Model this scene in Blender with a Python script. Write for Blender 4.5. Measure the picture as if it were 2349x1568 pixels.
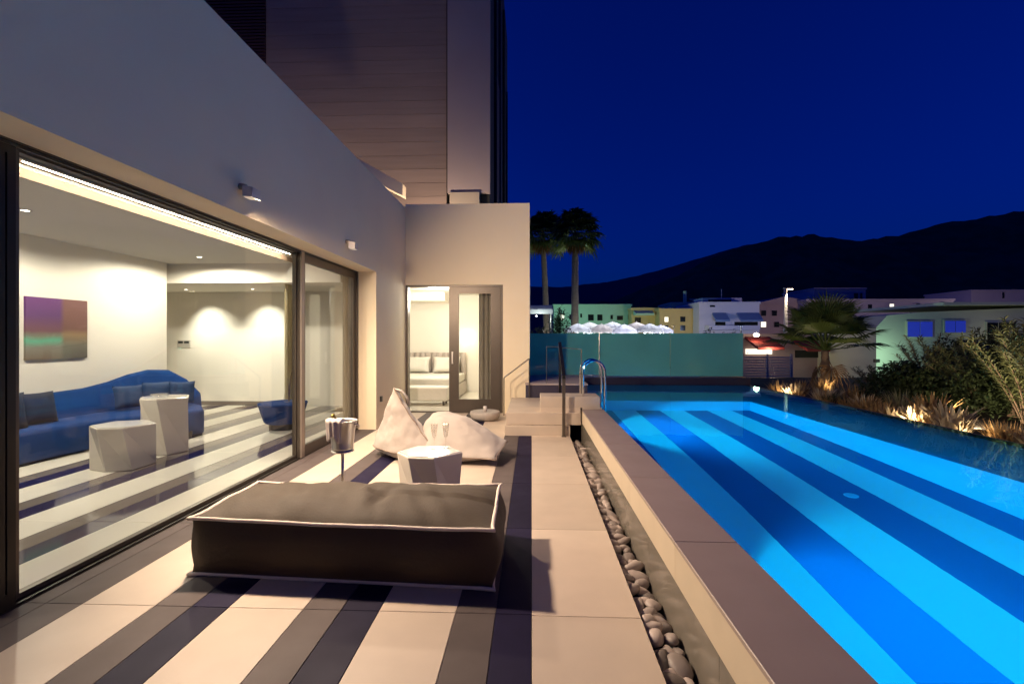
import bpy, bmesh, math, random
from mathutils import Vector, Matrix, noise, Euler
R = math.radians
random.seed(7)
for o in list(bpy.data.objects): bpy.data.objects.remove(o)
sc = bpy.context.scene
C = sc.collection

# ------------------------------------------------------------------ camera
F_PX, W_PX = 1100.0, 2349.0
YAW = math.atan(45 / F_PX)
CAM_H = 1.53
cam_data = bpy.data.cameras.new('camera'); cam = bpy.data.objects.new('camera', cam_data); C.objects.link(cam)
cam_data.sensor_width = 36.0; cam_data.lens = 36.0 * F_PX / W_PX
cam_data.shift_y = -9 / W_PX
cam_data.clip_start = 0.05; cam_data.clip_end = 6000
cam.location = (0, 0, CAM_H); cam.rotation_euler = (R(90), 0, YAW)
sc.camera = cam

# ------------------------------------------------------------------ world: last blue of dusk
SUN_EL, SUN_ROT = R(1.0), R(280)
w = bpy.data.worlds.new('World'); sc.world = w; w.use_nodes = True
nt = w.node_tree; nt.nodes.clear()
sky = nt.nodes.new('ShaderNodeTexSky'); sky.sky_type = 'NISHITA'; sky.sun_disc = False
sky.sun_elevation = SUN_EL; sky.sun_rotation = SUN_ROT; sky.air_density = 1.0; sky.dust_density = 0.3; sky.ozone_density = 8.0
tint = nt.nodes.new('ShaderNodeMix'); tint.data_type = 'RGBA'; tint.blend_type = 'MULTIPLY'; tint.inputs[0].default_value = 1
tint.inputs[7].default_value = (0.25, 0.62, 1.70, 1)
bg = nt.nodes.new('ShaderNodeBackground'); bg.inputs[1].default_value = 0.15
wo = nt.nodes.new('ShaderNodeOutputWorld')
nt.links.new(sky.outputs[0], tint.inputs[6]); nt.links.new(tint.outputs[2], bg.inputs[0]); nt.links.new(bg.outputs[0], wo.inputs[0])

vs = sc.view_settings
vs.view_transform = 'Standard'; vs.look = 'None'; vs.exposure = 0.0; vs.gamma = 1.0; vs.use_curve_mapping = False
cy = sc.cycles
cy.use_denoising = True
cy.max_bounces = 14; cy.diffuse_bounces = 5; cy.glossy_bounces = 5; cy.transmission_bounces = 10; cy.transparent_max_bounces = 24
cy.sample_clamp_indirect = 3.0; cy.sample_clamp_direct = 0.0
cy.caustics_reflective = True; cy.caustics_refractive = True; cy.blur_glossy = 0.5

# lamp powers in one place
P_FLOOD, P_LED, P_DOWN, P_POOL, P_BED = 840.0, 62.0, 370.0, 730.0, 110.0
WARM = (1.0, 0.76, 0.55)

# ------------------------------------------------------------------ pixel helper (2349 px wide view of the photograph)
_c, _s = math.cos(YAW), math.sin(YAW)
def aty(px, py, Y):
    u = (px - W_PX / 2) / F_PX; v = (775.0 - py) / F_PX
    d = (_c * u - _s, _s * u + _c, v); t = Y / d[1]
    return Vector((d[0] * t, Y, CAM_H + d[2] * t))

# ------------------------------------------------------------------ materials
MATS = {}
def M(name, col=(.5, .5, .5), rough=.5, metal=0.0, spec=.5, var=0.0, vscale=3.0, rnd=0.0, bump=0.0, bscale=40.0, coat=0.0,
      emis=None, estr=0.0, stretch=(1, 1, 1), sheen=0.0, col2=None, transl=0.0, roughvar=0.0):
    m = bpy.data.materials.new(name); m.use_nodes = True; t = m.node_tree; n = t.nodes; L = t.links
    b = n['Principled BSDF']; out = n['Material Output']
    b.inputs['Roughness'].default_value = rough; b.inputs['Metallic'].default_value = metal
    b.inputs['Specular IOR Level'].default_value = spec
    b.inputs['Coat Weight'].default_value = coat; b.inputs['Coat Roughness'].default_value = .08
    b.inputs['Sheen Weight'].default_value = sheen
    geo = n.new('ShaderNodeNewGeometry')
    mp = n.new('ShaderNodeVectorMath'); mp.operation = 'MULTIPLY'; mp.inputs[1].default_value = stretch
    L.new(geo.outputs['Position'], mp.inputs[0])
    nz = n.new('ShaderNodeTexNoise'); nz.inputs['Scale'].default_value = vscale; nz.inputs['Detail'].default_value = 5
    L.new(mp.outputs[0], nz.inputs['Vector'])
    mix = n.new('ShaderNodeMix'); mix.data_type = 'RGBA'
    c2 = col2 or tuple(max(0, c * (1 - var)) for c in col)
    c1 = col if col2 else tuple(min(1, c * (1 + var * .6)) for c in col)
    mix.inputs[6].default_value = (*c1, 1); mix.inputs[7].default_value = (*c2, 1)
    L.new(nz.outputs['Fac'], mix.inputs[0])
    last = mix.outputs[2]
    if rnd:
        oi = n.new('ShaderNodeObjectInfo'); mr = n.new('ShaderNodeMapRange')
        mr.inputs[3].default_value = 1 - rnd; mr.inputs[4].default_value = 1 + rnd
        L.new(oi.outputs['Random'], mr.inputs[0])
        hv = n.new('ShaderNodeHueSaturation'); L.new(mr.outputs[0], hv.inputs['Value']); L.new(last, hv.inputs['Color']); last = hv.outputs[0]
    L.new(last, b.inputs['Base Color'])
    if roughvar:
        mr2 = n.new('ShaderNodeMapRange'); mr2.inputs[3].default_value = rough - roughvar; mr2.inputs[4].default_value = rough + roughvar
        L.new(nz.outputs['Fac'], mr2.inputs[0]); L.new(mr2.outputs[0], b.inputs['Roughness'])
    if bump:
        nb = n.new('ShaderNodeTexNoise'); nb.inputs['Scale'].default_value = bscale; nb.inputs['Detail'].default_value = 4
        L.new(mp.outputs[0], nb.inputs['Vector'])
        bp = n.new('ShaderNodeBump'); bp.inputs['Strength'].default_value = bump; bp.inputs['Distance'].default_value = .02
        L.new(nb.outputs['Fac'], bp.inputs['Height']); L.new(bp.outputs[0], b.inputs['Normal'])
    if emis:
        b.inputs['Emission Color'].default_value = (*emis, 1); b.inputs['Emission Strength'].default_value = estr
    if transl:
        tr = n.new('ShaderNodeBsdfTranslucent'); L.new(last, tr.inputs['Color'])
        ms = n.new('ShaderNodeMixShader'); ms.inputs[0].default_value = transl
        L.new(b.outputs[0], ms.inputs[1]); L.new(tr.outputs[0], ms.inputs[2]); L.new(ms.outputs[0], out.inputs[0])
    MATS[name] = m
    return m

def glass_mat(name, tintc=(1, 1, 1), base=.04, rough=0.0, frost=None, frost_amt=0.0):
    m = bpy.data.materials.new(name); m.use_nodes = True; t = m.node_tree; n = t.nodes; L = t.links
    n.remove(n['Principled BSDF']); out = n['Material Output']
    lw = n.new('ShaderNodeLayerWeight'); lw.inputs[0].default_value = .5
    pw = n.new('ShaderNodeMath'); pw.operation = 'POWER'; pw.inputs[1].default_value = 5; L.new(lw.outputs['Facing'], pw.inputs[0])
    mr = n.new('ShaderNodeMapRange'); mr.inputs[3].default_value = base; mr.inputs[4].default_value = 1.0; L.new(pw.outputs[0], mr.inputs[0])
    tr = n.new('ShaderNodeBsdfTransparent'); tr.inputs[0].default_value = (*tintc, 1)
    gl = n.new('ShaderNodeBsdfGlossy'); gl.inputs['Roughness'].default_value = rough; gl.inputs[0].default_value = (.95, .97, 1, 1)
    base_out = tr.outputs[0]
    if frost:
        df = n.new('ShaderNodeBsdfDiffuse'); tl = n.new('ShaderNodeBsdfTranslucent')
        geo = n.new('ShaderNodeNewGeometry'); nz = n.new('ShaderNodeTexNoise'); nz.inputs['Scale'].default_value = 1.2; nz.inputs['Detail'].default_value = 3
        L.new(geo.outputs['Position'], nz.inputs['Vector'])
        cm = n.new('ShaderNodeMix'); cm.data_type = 'RGBA'; cm.inputs[6].default_value = (*frost, 1); cm.inputs[7].default_value = (*[c * .75 for c in frost], 1)
        L.new(nz.outputs['Fac'], cm.inputs[0]); L.new(cm.outputs[2], df.inputs[0]); L.new(cm.outputs[2], tl.inputs[0])
        ms0 = n.new('ShaderNodeMixShader'); ms0.inputs[0].default_value = .5; L.new(df.outputs[0], ms0.inputs[1]); L.new(tl.outputs[0], ms0.inputs[2])
        ms1 = n.new('ShaderNodeMixShader'); ms1.inputs[0].default_value = frost_amt; L.new(tr.outputs[0], ms1.inputs[1]); L.new(ms0.outputs[0], ms1.inputs[2])
        base_out = ms1.outputs[0]
    ms = n.new('ShaderNodeMixShader'); L.new(mr.outputs[0], ms.inputs[0]); L.new(base_out, ms.inputs[1]); L.new(gl.outputs[0], ms.inputs[2])
    L.new(ms.outputs[0], out.inputs[0]); MATS[name] = m
    return m

def emit_mat(name, col, strength):
    m = bpy.data.materials.new(name); m.use_nodes = True; n = m.node_tree.nodes
    n.remove(n['Principled BSDF']); e = n.new('ShaderNodeEmission'); e.inputs[0].default_value = (*col, 1); e.inputs[1].default_value = strength
    m.node_tree.links.new(e.outputs[0], n['Material Output'].inputs[0]); MATS[name] = m
    return m

M('plaster', (.91, .765, .53), .85, var=.09, vscale=.9, bump=.10, bscale=220)
M('plaster_in', (.82, .78, .70), .8, var=.04, vscale=1.0, bump=.04, bscale=180)
M('ceiling_paint', (.84, .80, .71), .8, var=.03, vscale=1.0)
M('tile_beige', (.575, .47, .375), .5, spec=.35, var=.16, vscale=3.0, rnd=.08, bump=.03, bscale=90, roughvar=.08)
M('tile_grey', (.110, .088, .084), .62, spec=.15, var=.25, vscale=4.0, rnd=.12, bump=.03, bscale=90, roughvar=.08)
M('tile_dark', (.012, .009, .034), .62, spec=.12, var=.3, vscale=5.0, rnd=.2, bump=.03, bscale=90, roughvar=.08)
M('tile_beige_in', (.80, .76, .66), .10, var=.06, vscale=3.0, rnd=.04)
M('tile_grey_in', (.17, .145, .13), .08, var=.12, vscale=4.0, rnd=.05)
M('tile_dark_in', (.014, .010, .055), .08, var=.2, vscale=5.0, rnd=.08)
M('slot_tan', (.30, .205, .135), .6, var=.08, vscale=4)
M('grout', (.10, .085, .075), .9, var=.2, vscale=20)
M('frame_metal', (.115, .095, .078), .38, metal=.55, var=.10, vscale=12, bump=.02, bscale=300)
M('frame_dark', (.022, .020, .018), .4, metal=.4, var=.1)
M('frame_bright', (.34, .28, .235), .35, metal=.5, var=.08, vscale=9)
M('steel', (.70, .66, .62), .30, metal=1.0, var=.08, vscale=14)
M('chrome', (.86, .86, .86), .07, metal=1.0)
M('dark_steel', (.03, .03, .032), .35, metal=.7)
M('coping_brown', (.29, .22, .195), .38, var=.12, vscale=4, rnd=.05, bump=.03, bscale=120, roughvar=.08)
M('coping_beige', (.56, .46, .34), .45, var=.10, vscale=5, rnd=.04, bump=.03, bscale=120)
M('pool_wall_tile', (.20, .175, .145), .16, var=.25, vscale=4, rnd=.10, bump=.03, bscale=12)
M('pool_light_tile', (.80, .86, .90), .35, var=.04, vscale=3)
M('pool_dark_tile', (.06, .125, .32), .35, var=.06, vscale=3)
M('pool_ledge_tile', (.22, .58, .85), .4, var=.08, vscale=3)
M('pool_side_tile', (.36, .55, .78), .4, var=.05, vscale=3)
M('navy_tile', (.040, .034, .060), .4, var=.2, vscale=6, rnd=.08)
M('pebble', (.36, .295, .26), .5, var=.4, vscale=9, rnd=.6, bump=.05, bscale=60)
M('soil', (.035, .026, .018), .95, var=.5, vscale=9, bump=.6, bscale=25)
M('white_lacquer', (.80, .74, .64), .22, var=.03, vscale=6, coat=.3)
M('white_top', (.74, .72, .68), .06, var=.02, vscale=6, coat=.6)
M('sofa_blue', (.004, .036, .165), .9, spec=.2, var=.28, vscale=6, sheen=.0, bump=.08, bscale=160)
M('cushion_navy', (.004, .008, .030), .75, var=.3, vscale=8, sheen=.0, bump=.08, bscale=160)
M('cushion_blue', (.010, .040, .125), .75, var=.3, vscale=8, sheen=.0, bump=.08, bscale=160)
M('taupe_fabric', (.058, .040, .025), .72, spec=.28, var=.18, vscale=5, bump=.12, bscale=60, sheen=.04)
M('piping', (.78, .66, .56), .7, var=.08, vscale=30, bump=.2, bscale=200)
M('bean_fabric', (.44, .38, .335), .88, var=.10, vscale=5, bump=.30, bscale=11, sheen=.15)
M('bean_dark', (.30, .23, .18), .88, var=.10, vscale=5, bump=.2, bscale=14)
M('linen', (.70, .67, .60), .8, var=.06, vscale=9, bump=.2, bscale=18)
M('napkin', (.66, .56, .52), .8, var=.10, vscale=12, bump=.2, bscale=30)
M('bottle_glass', (.05, .045, .012), .12, var=.1)
M('gold_foil', (.62, .42, .10), .3, metal=.9, var=.15, vscale=60, bump=.2, bscale=150)
M('stone_bowl', (.42, .37, .33), .7, var=.2, vscale=14, bump=.2, bscale=60)
M('curtain_grey', (.36, .32, .27), .9, var=.12, vscale=6, transl=.3)
M('curtain_yellow', (.62, .54, .33), .9, var=.10, vscale=6, transl=.25)
M('timber', (.33, .255, .21), .6, var=.22, vscale=2.2, rnd=.09, stretch=(.35, 1, 5), bump=.05, bscale=30)
M('timber_dark', (.060, .026, .024), .6, var=.25, vscale=3, rnd=.15, stretch=(.5, 1, 4))
M('column_paint', (.46, .38, .35), .8, var=.08, vscale=1.2, bump=.05, bscale=90)
M('side_dark', (.022, .024, .022), .7, var=.3, vscale=2)
M('plinth_paint', (.45, .39, .30), .8, var=.08)
M('switch_plate', (.50, .47, .42), .4)
M('black_plastic', (.02, .02, .02), .4)
M('lamp_white', (.62, .56, .52), .45, var=.05)
M('glow_shade', (.9, .8, .65), .5, emis=(1, .84, .62), estr=7.0)
M('leaf_oleander', (.13, .15, .065), .45, var=.45, vscale=6, transl=.18)
M('leaf_light', (.26, .25, .13), .5, var=.4, vscale=8, transl=.2)
M('leaf_dry', (.36, .22, .085), .7, var=.45, vscale=10, transl=.2)
M('leaf_bleached', (.52, .42, .27), .7, var=.35, vscale=14, transl=.2)
M('leaf_palm', (.095, .14, .03), .5, var=.4, vscale=5, transl=.2)
M('leaf_palm_dry', (.20, .11, .04), .8, var=.4, vscale=6, transl=.15)
M('leaf_dark', (.026, .042, .014), .6, var=.5, vscale=4, transl=.1)
M('bark', (.16, .11, .075), .9, var=.4, vscale=7, bump=.5, bscale=30, stretch=(1, 1, 3))
M('bark_pale', (.34, .28, .22), .9, var=.4, vscale=3, bump=.5, bscale=10, stretch=(1, 1, 4))
M('hill_scrub', (.085, .12, .06), 1.0, var=.75, vscale=.09, bump=.8, bscale=.2, spec=.1)
M('hill_far_hazed', (.085, .090, .110), 1.0, var=.15, vscale=.01, spec=.1)  # bluish base colour carries the distance haze
M('earth', (.055, .050, .045), .95, var=.3, vscale=.4)
M('canvas_white', (.80, .80, .82), .85, var=.05, vscale=4, transl=.45)
M('paint_mint', (.40, .62, .48), .85, var=.12, vscale=1.2)
M('paint_ochre', (.58, .46, .22), .85, var=.14, vscale=1.0)
M('paint_bluewhite', (.48, .50, .66), .85, var=.08, vscale=1.0)
M('paint_lilac', (.42, .36, .42), .85, var=.10, vscale=1.0)
M('paint_rose', (.40, .29, .28), .85, var=.12, vscale=1.0)
M('paint_pale', (.66, .72, .55), .85, var=.08, vscale=.8)
M('awning_blue', (.16, .26, .52), .85, var=.1, transl=.2)
M('awning_red', (.36, .045, .035), .8, var=.25, vscale=3, transl=.15)
M('window_dark', (.012, .014, .014), .15, var=.2)
M('window_blue', (.03, .05, .25), .3, emis=(.04, .08, .9), estr=.28, var=.5, vscale=2.0)
M('roof_tile', (.11, .07, .055), .85, var=.3, vscale=4)
M('shop_lit', (.7, .7, .62), .6, emis=(1, .93, .75), estr=1.3)
glass_mat('pane_glass', (.97, .98, .97), .018)
glass_mat('flute_glass', (.97, .97, .95), .10)
glass_mat('balustrade_glass', (.25, .75, .72), .07, rough=.04, frost=(.36, .96, .86), frost_amt=.76)
emit_mat('led_strip', (1.0, .88, .70), P_LED)
emit_mat('downlight_lens', (1.0, .90, .72), 14.0)
emit_mat('pool_lens', (.45, .85, 1.0), 2.0)
emit_mat('lantern', (1.0, .80, .52), 26.0)
emit_mat('fairy', (.92, .94, 1.0), 9.0)
emit_mat('flood_lens', (1.0, .78, .58), .6)

# water: a sheet that refracts what lies below it
wm = bpy.data.materials.new('water'); wm.use_nodes = True; n = wm.node_tree.nodes; L = wm.node_tree.links
n.remove(n['Principled BSDF'])
gb = n.new('ShaderNodeBsdfGlass'); gb.inputs['IOR'].default_value = 1.333; gb.inputs['Roughness'].default_value = 0.0; gb.inputs[0].default_value = (.40, .93, 1, 1)
geo = n.new('ShaderNodeNewGeometry'); nz = n.new('ShaderNodeTexNoise'); nz.inputs['Scale'].default_value = 2.2; nz.inputs['Detail'].default_value = 3
bp = n.new('ShaderNodeBump'); bp.inputs['Strength'].default_value = .08; bp.inputs['Distance'].default_value = .02
L.new(geo.outputs['Position'], nz.inputs['Vector']); L.new(nz.outputs['Fac'], bp.inputs['Height']); L.new(bp.outputs[0], gb.inputs['Normal'])
L.new(gb.outputs[0], n['Material Output'].inputs[0]); MATS['water'] = wm

# abstract blurred canvas: purple, brown and sea-green fields
pm = bpy.data.materials.new('canvas_print'); pm.use_nodes = True; n = pm.node_tree.nodes; L = pm.node_tree.links
tc = n.new('ShaderNodeTexCoord'); sx = n.new('ShaderNodeSeparateXYZ'); L.new(tc.outputs['Generated'], sx.inputs[0])
nz = n.new('ShaderNodeTexNoise'); nz.inputs['Scale'].default_value = 2.5; L.new(tc.outputs['Generated'], nz.inputs['Vector'])
rv = n.new('ShaderNodeValToRGB'); e = rv.color_ramp.elements
e[0].position = 0; e[0].color = (.16, .12, .085, 1); e[1].position = 1; e[1].color = (.13, .035, .17, 1)
for p, c in ((.20, (.20, .19, .16)), (.31, (.10, .36, .24)), (.38, (.16, .18, .13)), (.46, (.14, .06, .08)), (.7, (.10, .035, .14))):
    k = e.new(p); k.color = (*c, 1)
ad = n.new('ShaderNodeMath'); ad.operation = 'MULTIPLY_ADD'; ad.inputs[1].default_value = .10; L.new(nz.outputs['Fac'], ad.inputs[0]); L.new(sx.outputs['Z'], ad.inputs[2])
sb_ = n.new('ShaderNodeMath'); sb_.operation = 'SUBTRACT'; sb_.inputs[1].default_value = .05; L.new(ad.outputs[0], sb_.inputs[0]); L.new(sb_.outputs[0], rv.inputs[0])
rv2 = n.new('ShaderNodeValToRGB'); e = rv2.color_ramp.elements
e[0].position = 0; e[0].color = (.10, .09, .075, 1); e[1].position = 1; e[1].color = (.17, .075, .07, 1)
for p, c in ((.22, (.14, .13, .10)), (.40, (.24, .16, .085)), (.5, (.15, .07, .06))):
    k = e.new(p); k.color = (*c, 1)
L.new(sb_.outputs[0], rv2.inputs[0])
st = n.new('ShaderNodeMapRange'); st.inputs[1].default_value = .52; st.inputs[2].default_value = .60; L.new(sx.outputs['Y'], st.inputs[0])
mx = n.new('ShaderNodeMix'); mx.data_type = 'RGBA'; L.new(st.outputs[0], mx.inputs[0]); L.new(rv.outputs[0], mx.inputs[6]); L.new(rv2.outputs[0], mx.inputs[7])
L.new(mx.outputs[2], n['Principled BSDF'].inputs['Base Color']); n['Principled BSDF'].inputs['Roughness'].default_value = .7; MATS['canvas_print'] = pm

# ------------------------------------------------------------------ builders
ORG = {}
def thing(name, label, cat, loc=(0, 0, 0), group=None):
    o = bpy.data.objects.new(name, None); C.objects.link(o); o.location = loc; o.empty_display_size = .1
    o['label'] = label; o['category'] = cat
    if group: o['group'] = group
    ORG[o] = Vector(loc)
    return o
def tag(o, label, cat, group=None):
    o['label'] = label; o['category'] = cat
    if group: o['group'] = group
    return o
def struct(o, label=None):
    o['kind'] = 'structure'
    if label: o['label'] = label
    return o

class MB:
    def __init__(s): s.v = []; s.f = []
    def add(s, vs, fs):
        b = len(s.v); s.v += [tuple(p) for p in vs]; s.f += [tuple(i + b for i in f) for f in fs]; return s
    def box(s, x0, x1, y0, y1, z0, z1):
        return s.add([(x0, y0, z0), (x1, y0, z0), (x1, y1, z0), (x0, y1, z0), (x0, y0, z1), (x1, y0, z1), (x1, y1, z1), (x0, y1, z1)],
                     [(3, 2, 1, 0), (4, 5, 6, 7), (0, 1, 5, 4), (1, 2, 6, 5), (2, 3, 7, 6), (3, 0, 4, 7)])
    def cbox(s, x0, x1, y0, y1, z0, z1, c=.003):        # box with a chamfer round the top edge
        return s.add([(x0, y0, z0), (x1, y0, z0), (x1, y1, z0), (x0, y1, z0), (x0, y0, z1 - c), (x1, y0, z1 - c), (x1, y1, z1 - c), (x0, y1, z1 - c),
                      (x0 + c, y0 + c, z1), (x1 - c, y0 + c, z1), (x1 - c, y1 - c, z1), (x0 + c, y1 - c, z1)],
                     [(3, 2, 1, 0), (8, 9, 10, 11)] + [(i, (i + 1) % 4, (i + 1) % 4 + 4, i + 4) for i in range(4)] + [(i + 4, (i + 1) % 4 + 4, (i + 1) % 4 + 8, i + 8) for i in range(4)])
    def prism(s, poly, ax, a0, a1):                     # polygon extruded along axis ax ('x','y','z')
        n = len(poly); vs = []
        for a in (a0, a1):
            for p, q in poly:
                vs.append({'x': (a, p, q), 'y': (p, a, q), 'z': (p, q, a)}[ax])
        return s.add(vs, [tuple(range(n))[::-1], tuple(range(n, 2 * n))] + [(i, (i + 1) % n, (i + 1) % n + n, i + n) for i in range(n)])
    def tube(s, pts, r, n=8, closed=False, cap=True):
        pts = [Vector(p) for p in pts]; m = len(pts); rs = r if isinstance(r, (list, tuple)) else [r] * m
        rings = []; up = None
        for i, p in enumerate(pts):
            if closed: t = pts[(i + 1) % m] - pts[i - 1]
            else: t = pts[min(i + 1, m - 1)] - pts[max(i - 1, 0)]
            if t.length < 1e-9: t = Vector((0, 0, 1))
            t.normalize()
            if up is None: up = Vector((0, 0, 1)) if abs(t.z) < .9 else Vector((1, 0, 0))
            a = t.cross(up).normalized(); b = a.cross(t).normalized(); up = b
            rings.append([p + a * math.cos(k * 2 * math.pi / n) * rs[i] + b * math.sin(k * 2 * math.pi / n) * rs[i] for k in range(n)])
        vs = [q for g in rings for q in g]; fs = []
        for i in range(m if closed else m - 1):
            j = (i + 1) % m
            for k in range(n): fs.append((i * n + k, i * n + (k + 1) % n, j * n + (k + 1) % n, j * n + k))
        if cap and not closed: fs += [tuple(range(n))[::-1], tuple(range((m - 1) * n, m * n))]
        return s.add(vs, fs)
    def lathe(s, prof, c, n=24):
        vs = []; fs = []; m = len(prof)
        for r, z in prof:
            for k in range(n):
                a = 2 * math.pi * k / n; vs.append((c[0] + r * math.cos(a), c[1] + r * math.sin(a), c[2] + z))
        for i in range(m - 1):
            for k in range(n): fs.append((i * n + k, i * n + (k + 1) % n, (i + 1) * n + (k + 1) % n, (i + 1) * n + k))
        return s.add(vs, fs)
    def build(s, name, mat, parent=None, smooth=False, org=None):
        o_ = ORG.get(parent, Vector((0, 0, 0))) if org is None else Vector(org)
        me = bpy.data.meshes.new(name); me.from_pydata([tuple(Vector(p) - o_) for p in s.v], [], s.f); me.update()
        me.materials.append(MATS[mat] if isinstance(mat, str) else mat)
        if smooth: me.shade_smooth()
        o = bpy.data.objects.new(name, me); C.objects.link(o)
        if parent: o.parent = parent
        elif org is not None: o.location = org
        ORG[o] = o_
        return o
def recalc(o):
    bm = bmesh.new(); bm.from_mesh(o.data); bmesh.ops.recalc_face_normals(bm, faces=bm.faces); bm.to_mesh(o.data); bm.free(); return o
def boxo(name, mat, parent, *b): return MB().box(*b).build(name, mat, parent)
def inst(src, parent, loc=None, rot=None, scale=None, name=None):
    o = bpy.data.objects.new(name or src.name.split('.')[0], src.data); C.objects.link(o); o.parent = parent
    if loc is not None: o.location = loc
    if rot is not None: o.rotation_euler = rot
    if scale is not None: o.scale = scale
    ORG[o] = ORG.get(parent, Vector((0, 0, 0)))
    return o
def copy_tree(o, parent=None):
    c = o.copy(); C.objects.link(c); c.parent = parent; ORG[c] = ORG.get(o, Vector())
    for ch in list(o.children): copy_tree(ch, c)
    return c
def lamp(kind, name, parent, loc, power, col, aim=None, **kw):
    l = bpy.data.lights.new(name, kind); l.energy = power; l.color = col
    for k, v in kw.items(): setattr(l, k, v)
    o = bpy.data.objects.new(name, l); C.objects.link(o); o.parent = parent; o.location = Vector(loc) - ORG.get(parent, Vector())
    if aim is not None: o.rotation_euler = (Vector(aim) - Vector(loc)).to_track_quat('-Z', 'Y').to_euler()
    return o

# ================================================================== THE SETTING
# ground sheet and hills
g = MB().add([(-2500, -300, -1.6), (3500, -300, -1.6), (3500, 4500, -1.6), (-2500, 4500, -1.6)], [(0, 1, 2, 3)]).build('ground', 'earth'); struct(g, 'dark open ground running under the town to the hills')

def hill(name, mat, Y, ridge, spread, nz_amp, label, step=10):
    """terrain ridge: skyline read off as direction, placed at distance Y, falling to the ground in front and behind"""
    pts = [aty(px, py, Y) for px, py in ridge]
    xs = []; x = pts[0].x
    while x < pts[-1].x: xs.append(x); x += step
    def top(x):
        for a, b in zip(pts, pts[1:]):
            if a.x <= x <= b.x: t = (x - a.x) / (b.x - a.x); return a.z * (1 - t) + b.z * t
        return pts[-1].z
    rows = 26; v = []; f = []
    for j in range(rows):
        t = j / (rows - 1) * 2 - 1
        for x in xs:
            h = top(x) + 1.6
            prof = max(0.0, 1 - abs(t) ** 1.15)
            n3 = noise.fractal(Vector((x * .02, t * spread * .02, 1.7)), 1.0, 2.0, 5)
            rough = noise.noise(Vector((x * .23, t * spread * .2, 4.2)))
            z = -1.6 - (2 if prof == 0 else 0) + h * prof + (n3 * nz_amp * (1 - prof) * prof * 4 + rough * nz_amp * .10 * min(1, h / 20)) * (1 if prof > 0 else 0)
            v.append((x, Y + t * spread, z))
    m = len(xs)
    for j in range(rows - 1):
        for i in range(m - 1): f.append((j * m + i, j * m + i + 1, (j + 1) * m + i + 1, (j + 1) * m + i))
    o = MB().add(v, f).build(name, mat, smooth=True); struct(o, label); return o
hill('hill', 'hill_scrub', 430, [(1330, 730), (1385, 697), (1450, 668), (1550, 627), (1650, 582), (1720, 558), (1790, 541), (1860, 536), (1930, 546), (1980, 549), (2050, 536), (2130, 516), (2200, 504), (2260, 491), (2310, 485), (2349, 487), (2450, 500), (2700, 560), (3000, 650), (3200, 740)], 170, 18, 'dark scrub-covered hill rising to the right behind the town', 5)
hill('far_hill', 'hill_far_hazed', 1500, [(900, 700), (1100, 668), (1215, 656), (1290, 656), (1400, 644), (1500, 620), (1600, 590), (1700, 560), (1800, 545), (1950, 600), (2200, 700)], 500, 20, 'distant blue ridge behind the palms', 14)

# ---- terrace floor: base slab and every tile
JY = 2.66                                                   # a cross joint of the terrace, then every 1.2 m
PER = .8667
terr = MB().box(-2.93, .60, -3.5, 9.8, -1.6, -.008).build('terrace_floor', 'grout'); struct(terr, 'terrace floor of beige, grey and navy striped tiles')
liv = MB().box(-8.9, -2.935, -3.5, 10.7, -1.6, -.008).build('living_room_floor', 'grout'); struct(liv, 'polished striped tile floor of the living room')
tile_cache = {}
def tile(parent, mat, x0, x1, y0, y1, z=0.0, name='tile', th=.008, gap=.0015):
    k = (mat, round(x1 - x0, 3), round(y1 - y0, 3))
    cx, cyy = (x0 + x1) / 2, (y0 + y1) / 2; hx, hy = (x1 - x0) / 2 - gap, (y1 - y0) / 2 - gap
    if k not in tile_cache:
        o = MB().cbox(-hx, hx, -hy, hy, -th + .0005, 0, .002).build(name, mat, parent, org=(0, 0, 0)); tile_cache[k] = o; o.location = (cx, cyy, z); return o
    return inst(tile_cache[k], parent, (cx, cyy, z), name=name)
stripes = [(-.20, 0.0, 'dark'), (-.423, -.20, 'grey')]
x = -.423
while x > -8.8:
    stripes += [(x - .4335, x, 'beige'), (x - .4335 - .2167, x - .4335, 'dark'), (x - .8667, x - .6502, 'grey')]; x -= .8667
rows = [JY + 1.2 * k for k in range(-4, 8)]
for a, b, kind in stripes:
    if b < -2.5 and b > -2.7: kind = 'grey'
    for y0 in rows:
        y1 = y0 + 1.2
        if b > -2.93 + .01:
            aa = max(a, -2.93); top = min(y1, 9.76)
            if a > -.35 and top > 8.0 and False: continue
            if top - y0 > .05 and b - aa > .03 and y0 > -1.5: tile(terr, 'tile_' + kind, aa, b, y0, top)
        if a < -2.96 and b > -8.6:
            bb = min(b, -3.05); top = min(y1, 10.66)
            if bb - a > .03 and top - y0 > .05 and y0 > 1.3: tile(liv, 'tile_%s_in' % kind, a, bb, y0, top)
for y0 in rows:
    if y0 > -1.5 and y0 < 8: tile(terr, 'tile_beige', 0.0, .60, y0 - .01, min(y0 + 1.19, 7.6), name='paving_slab')

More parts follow.
